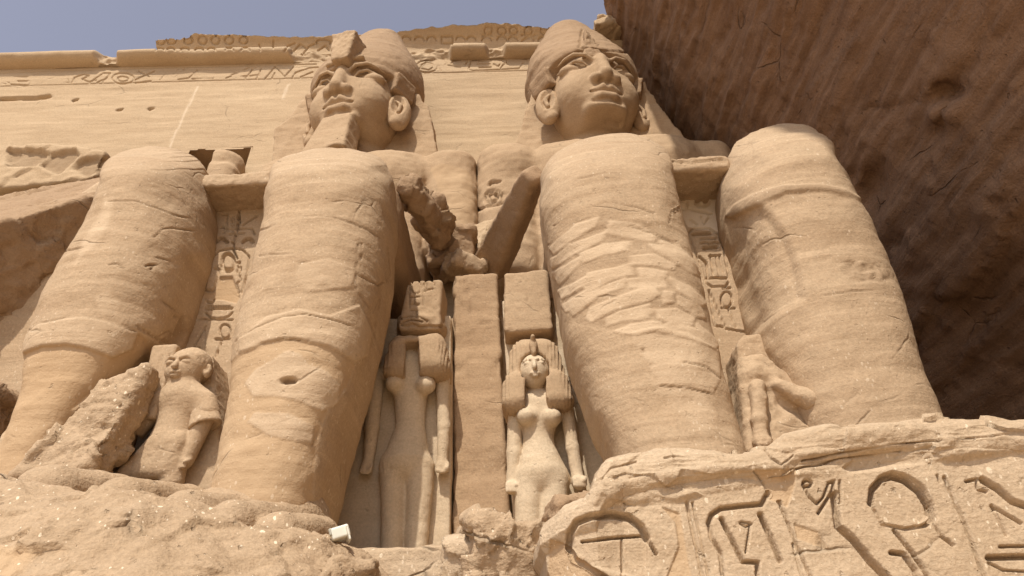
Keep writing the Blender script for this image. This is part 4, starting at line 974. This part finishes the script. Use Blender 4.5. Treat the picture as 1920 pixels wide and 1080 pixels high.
# broken wedge of rock left of the child figure
c = at(215, 790, 10.3); g_ = Grid(c - np.array([1.7, 1.2, 1.8]), c + np.array([1.6, 1.2, 1.9]), .04)
tri = [at(*p, 10.2)[[0, 2]] for p in ((280,655),(300,662),(270,760),(205,895),(40,880),(60,850),(140,760),(180,710))]
def prism(name, mat, pxs, Yref, Y0, Y1, h, rnd, big, fine, sc, seed, margin=.4):
    pts = np.array([at(*p, Yref)[[0, 2]] for p in pxs])
    g_ = Grid((pts[:,0].min()-margin, Y0-margin, pts[:,1].min()-margin), (pts[:,0].max()+margin, Y1+margin, pts[:,1].max()+margin), h)
    d1 = polysd(g_, pts) + rnd; d2 = np.abs(g_.Y - (Y0+Y1)/2) - ((Y1-Y0)/2 - rnd)
    g_.f = (np.minimum(np.maximum(d1, d2), 0) + np.sqrt(np.maximum(d1,0)**2 + np.maximum(d2,0)**2) - rnd).astype(np.float32)
    return g_
g_ = prism('', None, ((255,668),(268,672),(232,770),(165,905),(20,905),(60,850),(140,760),(180,710)), 9.35, 9.15, 9.7, .035, .12, 0, 0, 1, 0)
m = g_.mesh(); m.V[:, 1] += .45 * np.clip((m.V[:, 2] - 3.6) / 2.4, 0, 1); W = m.V + .08 * fbm(m.V, 2.2, 3, 9)[:, None]; m.disp(.10 * facet(W, 1.4, 141) + .05 * facet(W, 3.6, 143) + .02 * ridge(m.V, 2, 3, 144)); m.rough(.02, .015, 2.5, 142)
tag(m.build('rock_fragment', M_rock), 'rough leaning wedge of broken rock against the left shin, left of the small child figure', 'rock')

# ================================================================== broken rock at the far left
def rock_obj(g_, amp, sc, seed, name, mat, lab, cat='rock', fine=.03):
    m = g_.mesh(); W = m.V + .12 * fbm(m.V, 1.7, 2, seed + 8)[:, None]; m.disp(amp * (facet(W, sc * 1.3, seed) + .5 * facet(W, sc * 3.1, seed + 1)) + .5 * fine * fbm(m.V, sc * 6, 3, seed + 3)); return m
A1, B1, C1 = at(-60, 430, 11.2), at(168, 368, 12.4), at(-10, 700, 13.5)
g_ = Grid((-17, 10.5, 5.5), (B1[0] + .5, 15.2, 15.5), .075)
g_.f = np.broadcast_to(np.maximum(np.maximum(g_.X - B1[0] - .1, -16.8 - g_.X), np.maximum(g_.Y - 15, 10.6 - g_.Y)), g_.n).astype(np.float32)
n_ = np.cross(B1-A1, C1-A1); n_ *= -np.sign(n_ @ A1); g_.cut(g_.plane(A1, n_), .06)
n_ = np.cross(B1-A1, at(100, 348, 15) - A1); n_ *= np.sign(n_[2]); g_.cut(g_.plane(A1, n_), .06)
m = rock_obj(g_, .10, .7, 151, '', None, '', fine=.05)
tag(m.build('rock_outcrop', M_crown), 'massive overhanging fractured rock in shade at the left edge, beside the left knee', 'rock')
g_ = prism('', None, ((-160,300),(0,300),(20,278),(70,275),(140,280),(205,290),(195,318),(172,345),(120,350),(-160,380)), 15.5, 15.3, 18.3, .07, .12, 0, 0, 1, 0)
m = rock_obj(g_, .06, .7, 153, '', None, '', fine=.03)
frac = np.maximum.reduce([m.inside(p, 4, 3) for p in ([(14,280),(70,280),(92,285),(78,300),(66,312),(12,310)], [(95,285),(140,280),(148,290),(110,325),(74,310)], [(150,300),(185,292),(202,300),(190,325),(160,330),(137,315)])])
m.setattr_('dark', .35 * frac); m.disp(-.15 * frac)
tag(m.build('rock_outcrop', M_wall), 'pale rock ledge with three brown fracture faces against the facade, upper left', 'rock')
g_ = prism('', None, ((-160,500),(40,420),(150,360),(240,300),(240,930),(-160,930)), 12.9, 12.9, 14.5, .12, .1, 0, 0, 1, 0)
m = g_.mesh().rough(.05, .02, .6, 155, .02); 
tag(m.build('throne_wall', M_leg), 'sunlit strip of plain rock wall left of the left shin', 'wall')
g_ = prism('', None, ((-140,720),(-10,715),(10,730),(0,760),(-10,800),(-140,900)), 11.6, 11.2, 12.6, .05, .1, 0, 0, 1, 0)
m = rock_obj(g_, .12, 1, 157, '', None, ''); tag(m.build('rock_fragment', M_crown), 'small dark lump of rock at the left edge halfway down the shin', 'rock')

# ================================================================== pedestals
def skirt(edge, outs, prof, nu, nv, back=4.0):
    """edge: world points along the top rim; outs: outward directions; prof: list of (outward, drop)"""
    E = resample(edge, nu); O = resample(outs, len(E)) if len(outs) == len(edge) else None
    L = np.r_[0, np.cumsum(np.linalg.norm(np.diff(np.array(edge), axis=0), axis=1))]; t = np.linspace(0, L[-1], nu)
    O = np.stack([np.interp(t, L, np.array(outs)[:, k]) for k in range(2)], 1); O /= np.linalg.norm(O, axis=1, keepdims=True)
    nb = 24
    pr = resample(prof, nv); rows = []
    for s_ in np.linspace(1, 0, nb, endpoint=False): rows.append(np.stack([E[:,0]-O[:,0]*back*s_, E[:,1]-O[:,1]*back*s_, E[:,2] - .0*s_], 1))
    for o_, d_ in pr:
        z = np.maximum(E[:, 2] - d_, -1.9); rows.append(np.stack([E[:,0]+O[:,0]*o_, E[:,1]+O[:,1]*o_, z], 1))
    V = np.stack(rows, 1); m = Mesh(V.reshape(-1, 3), lattice(nu, nb+nv)[:, ::-1])
    return m, nb
def face_up(m):
    nz_ = m.normals()[:, 2].sum()
    if nz_ < 0: m.F = m.F[:, ::-1]
    return m
eL = [(-900,800,8.6),(-300,850,8.4),(-80,872,8.2),(0,890,8.1),(60,910,8.0),(150,920,8.0),(290,940,8.05),(380,950,8.1),(470,982,8.2),(545,992,8.4),(620,1006,8.9),(660,1022,9.4),(690,1052,10.2),(712,1090,11.2),(720,1120,13.0)]
oL = [(-.3,-1),(-.1,-1),(0,-1),(0,-1),(0,-1),(.05,-1),(.1,-1),(.15,-1),(.2,-1),(.35,-1),(.6,-1),(.9,-.8),(1,-.4),(1,-.1),(1,0)]
m, nb = skirt([at(*p) for p in eL], oL, [(0,0),(.25,.12),(.7,.55),(1.1,1.1),(1.4,1.8),(1.6,2.6),(1.7,4.8)], 420, 220)
face_up(m)
m.disp(.13 * fbm(m.V, .7, 4, 161) + .03 * ridge(m.V, 1.3, 3, 163) + .09 * facet(m.V + .1 * fbm(m.V, 2, 3, 6)[:, None], .9, 164) + .04 * facet(m.V + .05 * fbm(m.V, 4, 2, 7)[:, None], 2.6, 166) + .015 * fbm(m.V, 7, 3, 165) - .03)
k_ = crop(0, 800, 2.526)
crack(m, [k_(q) for q in ([(1270,620),(1300,605),(1340,595)], [(1520,690),(1545,640),(1580,618),(1625,620)], [(70,705),(120,660),(150,625),(200,605)], [(0,495),(60,490),(110,460),(130,445)], [(130,365),(180,350),(175,330)], [(0,300),(15,330),(5,355)], [(780,385),(900,430),(1010,500)], [(395,690),(420,670)], [(1730,630),(1760,690)])], .10, 2.6, .35)
m.setattr_('cement', .7 * m.inside(k_([(-40,560),(190,600),(120,670),(70,720),(-40,720)]), 5, 5))
rough_end = m.inside(k_([(1560,640),(1640,620),(1720,650),(1800,707),(1740,720),(1530,720)]), 8, 4); m.disp(.10 * rough_end * ridge(m.V, 2.2, 3, 167))
tag(m.build('pedestal', M_rock), 'rough eroded pedestal speckled with droppings under the toes of the bearded colossus', 'pedestal')

eR = [(1020,1075,11.5),(1022,1030,9.5),(1032,975,7.9),(1075,940,7.6),(1110,930,7.5),(1125,895,7.55),(1150,872,7.6),(1210,856,7.6),(1270,848,7.6),(1330,838,7.55),(1400,842,7.55),(1440,838,7.5),(1470,815,7.5),(1550,806,7.5),(1620,800,7.45),(1700,793,7.4),(1770,787,7.4),(1850,785,7.3),(1900,792,7.2),(1960,806,7.1),(2100,850,7.0),(2500,900,7.4)]
oR = [(-1,0),(-1,-.1),(-.9,-.6),(-.3,-1),(-.1,-1)] + [(0,-1)] * 15 + [(.1,-1),(.5,-1)]
m, nb = skirt([at(*p) for p in eR], oR, [(0,0),(.10,.05),(.16,.16),(.17,.30),(.10,.40),(.10,.9),(.12,2.0),(.16,4.8)], 1000, 640)
face_up(m)
x, y = m.pxy()
k8 = crop(860, 760, 1.811)
top_l = np.interp(x, [1000,1040,1110,1270,1330,1440,1500,1700,1920,2200], [985,958,950,938,922,902,892,872,845,850])
ledge = 1 - sstep(-6, 8, y - top_l)
m.disp(ledge * (.05 * ridge(m.V, (.8, .8, 2.4), 4, 171) + .05 * facet(m.V + .06 * fbm(m.V, 3, 2, 6)[:, None], (1.2, 1.2, 3.4), 172) - .01) + .02 * fbm(m.V, 1.0, 3, 173) + .005 * fbm(m.V, 6, 3, 175))
PG = [([(375,480),(378,430),(400,395),(450,375),(520,370),(580,380),(620,410),(640,450)],8,1.2),[(640,450),(670,505)],([(375,480),(390,520),(440,545),(500,585)],5,.9),([(555,450),(555,590)],3,.5),[(420,460),(560,445),(625,440)],
 ([(775,330),(830,590)],4,.6),([(795,330),(850,590)],3,.5),([(850,400),(860,370),(890,350),(960,342),(1030,335),(1050,300)],6,1.1),([(850,400),(860,450),(890,500),(900,590)],5,.8),
 ([(893,385),(930,460),(965,530),(1015,533),(1015,575)],5.5,1.1),([(1025,372),(1060,450),(1092,527)],6.5,1.3),([(960,395),(990,400),(975,500)],2.5,.6),([(955,400),(975,412),(995,402)],2.5,.6),
 ([(1090,330),(1150,480),(1200,590)],4,.8),([(1135,470),(1170,590)],3,.6),([(1170,270),(1190,310),(1217,335),(1240,310),(1258,262)],3,.8),arc(1185,265,14,10)]
PG += [([(1258,262),(1275,257),(1270,290),(1222,366)],4,.9),([(1295,255),(1298,330)],3,.7),([(1275,300),(1290,410),(1340,455),(1400,530),(1460,590)],9,1.4),
 ([(1403,330),(1408,285),(1440,247),(1475,234),(1520,247),(1570,285),(1604,340),(1612,385)],9,1.6),([(1612,385),(1590,405),(1520,418),(1440,400),(1403,330)],6,.9),([(1605,385),(1640,445),(1680,475)],4,.7),
 ([(1480,425),(1540,500),(1600,590)],5,.9),([(1470,500),(1510,505),(1550,560),(1560,590)],6,1.1),([(1650,245),(1720,400),(1790,590)],5,.8),([(1625,238),(1635,262)],3,.7),
 ([(1725,258),(1758,250),(1765,285),(1792,292)],4,.9),([(1780,252),(1830,282),(1880,325),(1950,350)],8,1.4),([(1810,340),(1860,440)],4,.8),([(1810,340),(1910,400)],4,.8),([(1840,480),(1925,478)],4,.8),([(1800,517),(1950,514)],7,1.3),([(1800,535),(1850,560),(1950,565)],3,.6)]
m.V[:, 1] += m.strokes(kk(k8, PG), .10, 3.8, .75, .5)
disc = m.inside(k8(arc(1508,330,98,90)), 4, 1); m.V[:, 1] += .05 * disc
oval = m.inside(k8([(378,470),(385,420),(420,385),(520,372),(600,395),(640,460),(640,590),(430,540)]), 4, 1); m.V[:, 1] += .035 * oval
cem = np.maximum.reduce([m.inside(p, 3, 3) for p in (k8([(1005,225),(1150,215),(1145,270),(1120,345),(1060,320),(1040,260)]), k8([(690,345),(750,370),(790,590),(700,590),(745,480),(735,400)]), k8([(310,460),(370,480),(440,545),(520,590),(300,590)]), k8([(1140,400),(1220,430),(1260,500),(1200,470),(1150,450)]))])
m.setattr_('cement', .75 * cem); m.disp(-.02 * cem)
crack(m, [k8(q) for q in ([(735,295),(770,255),(800,235),(840,228)], [(830,270),(900,258),(945,262)], [(1035,150),(1060,180),(1100,200),(1135,170)], [(1170,190),(1300,165),(1450,140),(1600,125),(1750,110),(1850,95),(1915,105)], [(1150,215),(1300,185),(1500,160)], [(580,250),(630,235)], [(700,180),(740,172),(770,180)], [(1005,225),(1045,275),(1050,300)], [(480,260),(520,215),(600,190)])], .09, 3.0, .35, 4)
tag(m.build('pedestal', M_ped), 'inscribed pedestal with large sunken signs and a round sun disc under the beardless colossus', 'pedestal')
# rubble at the inner end of the right pedestal
def rubble(c, Y, r, seed, lab, mat, amp=.16, rz=0.3):
    c = at(*c, Y); r = np.array(r); g_ = Grid(c - r*1.5 - .3, c + r*1.5 + .3, .03)
    g_.add(g_.box(c, r, .16, rz, .15, .1)); m = g_.mesh(); W = m.V + .05 * fbm(m.V, 3, 2, seed + 8)[:, None]; m.disp(.6 * amp * (facet(W, 1.6, seed) + .5 * facet(W, 4, seed + 1)) + .02 * fbm(m.V, 6, 3, seed + 4))
    return tag(m.build('broken_stone', mat), lab, 'stone')
rubble((972,1048), 9.6, (.78, .6, .46), 181, 'large pale cracked boulder speckled with droppings, left of the inscribed pedestal', M_rock)
rubble((1072,962), 9.0, (.36, .4, .20), 183, 'brown rounded stone wedged above the pale boulder beside the pedestal corner', M_crown, .14)
rubble((905,1085), 9.6, (.5, .5, .5), 185, 'small pale stone at the bottom beside the boulder, in front of the brown pier', M_ped, .12, -.2)
m = slab('floor', M_rock, (-2.9, 10.2, -1.6), (1.4, 13.2, at(780,1075,12)[2]), .08, .1, 187, .04, .02)
tag(m.build('rock_step', M_ped), 'low rock step under the feet of the left queen, between the pedestals', 'step')
m = slab('podium', M_leg, (1.0, 8.2, -1.6), (8.6, 13.4, 2.6), .12, .2, 189, .05, .02)
tag(m.build('podium', M_rock), 'rock podium hidden behind the inscribed pedestal edge carrying the shins', 'podium')

# ================================================================== floodlight
fl = thing('floodlight', 'small white box floodlight lying on the rock beside the foot of the bearded colossus', 'floodlight', at(637, 1010, 8.9))
mw = bpy.data.materials.new('white_enamel'); mw.use_nodes = True
b_ = mw.node_tree.nodes['Principled BSDF']; b_.inputs['Base Color'].default_value = (.72, .70, .60, 1); b_.inputs['Roughness'].default_value = .45
mg = bpy.data.materials.new('lamp_glass'); mg.use_nodes = True
b_ = mg.node_tree.nodes['Principled BSDF']; b_.inputs['Base Color'].default_value = (.42, .40, .33, 1); b_.inputs['Roughness'].default_value = .12
c = at(637, 1001, 8.85)
def rbox(name, mat, parent, off, b, r, rz, ry, rx=0, h=.012):
    g_ = Grid(c - .35, c + .35, h); g_.add(g_.box(c + np.array(off), b, r, rz, rx, ry)); return g_.mesh().build(name, mat, parent)
rbox('housing', mw, fl, (0, 0, 0), (.115, .11, .075), .02, .35, -.35)
rbox('glass', mg, fl, (-.045, -.095, .01), (.07, .03, .045), .01, .35, -.35)
rbox('bracket', mw, fl, (.10, -.0, -.015), (.014, .12, .095), .01, .35, -.35)

for o in ALL:
    if '_w' in o: del o['_w']
print('built in %.1f s, %d objects, %d verts' % (time.time() - T0, len(ALL), sum(len(o.data.vertices) for o in ALL if o.type == 'MESH')))
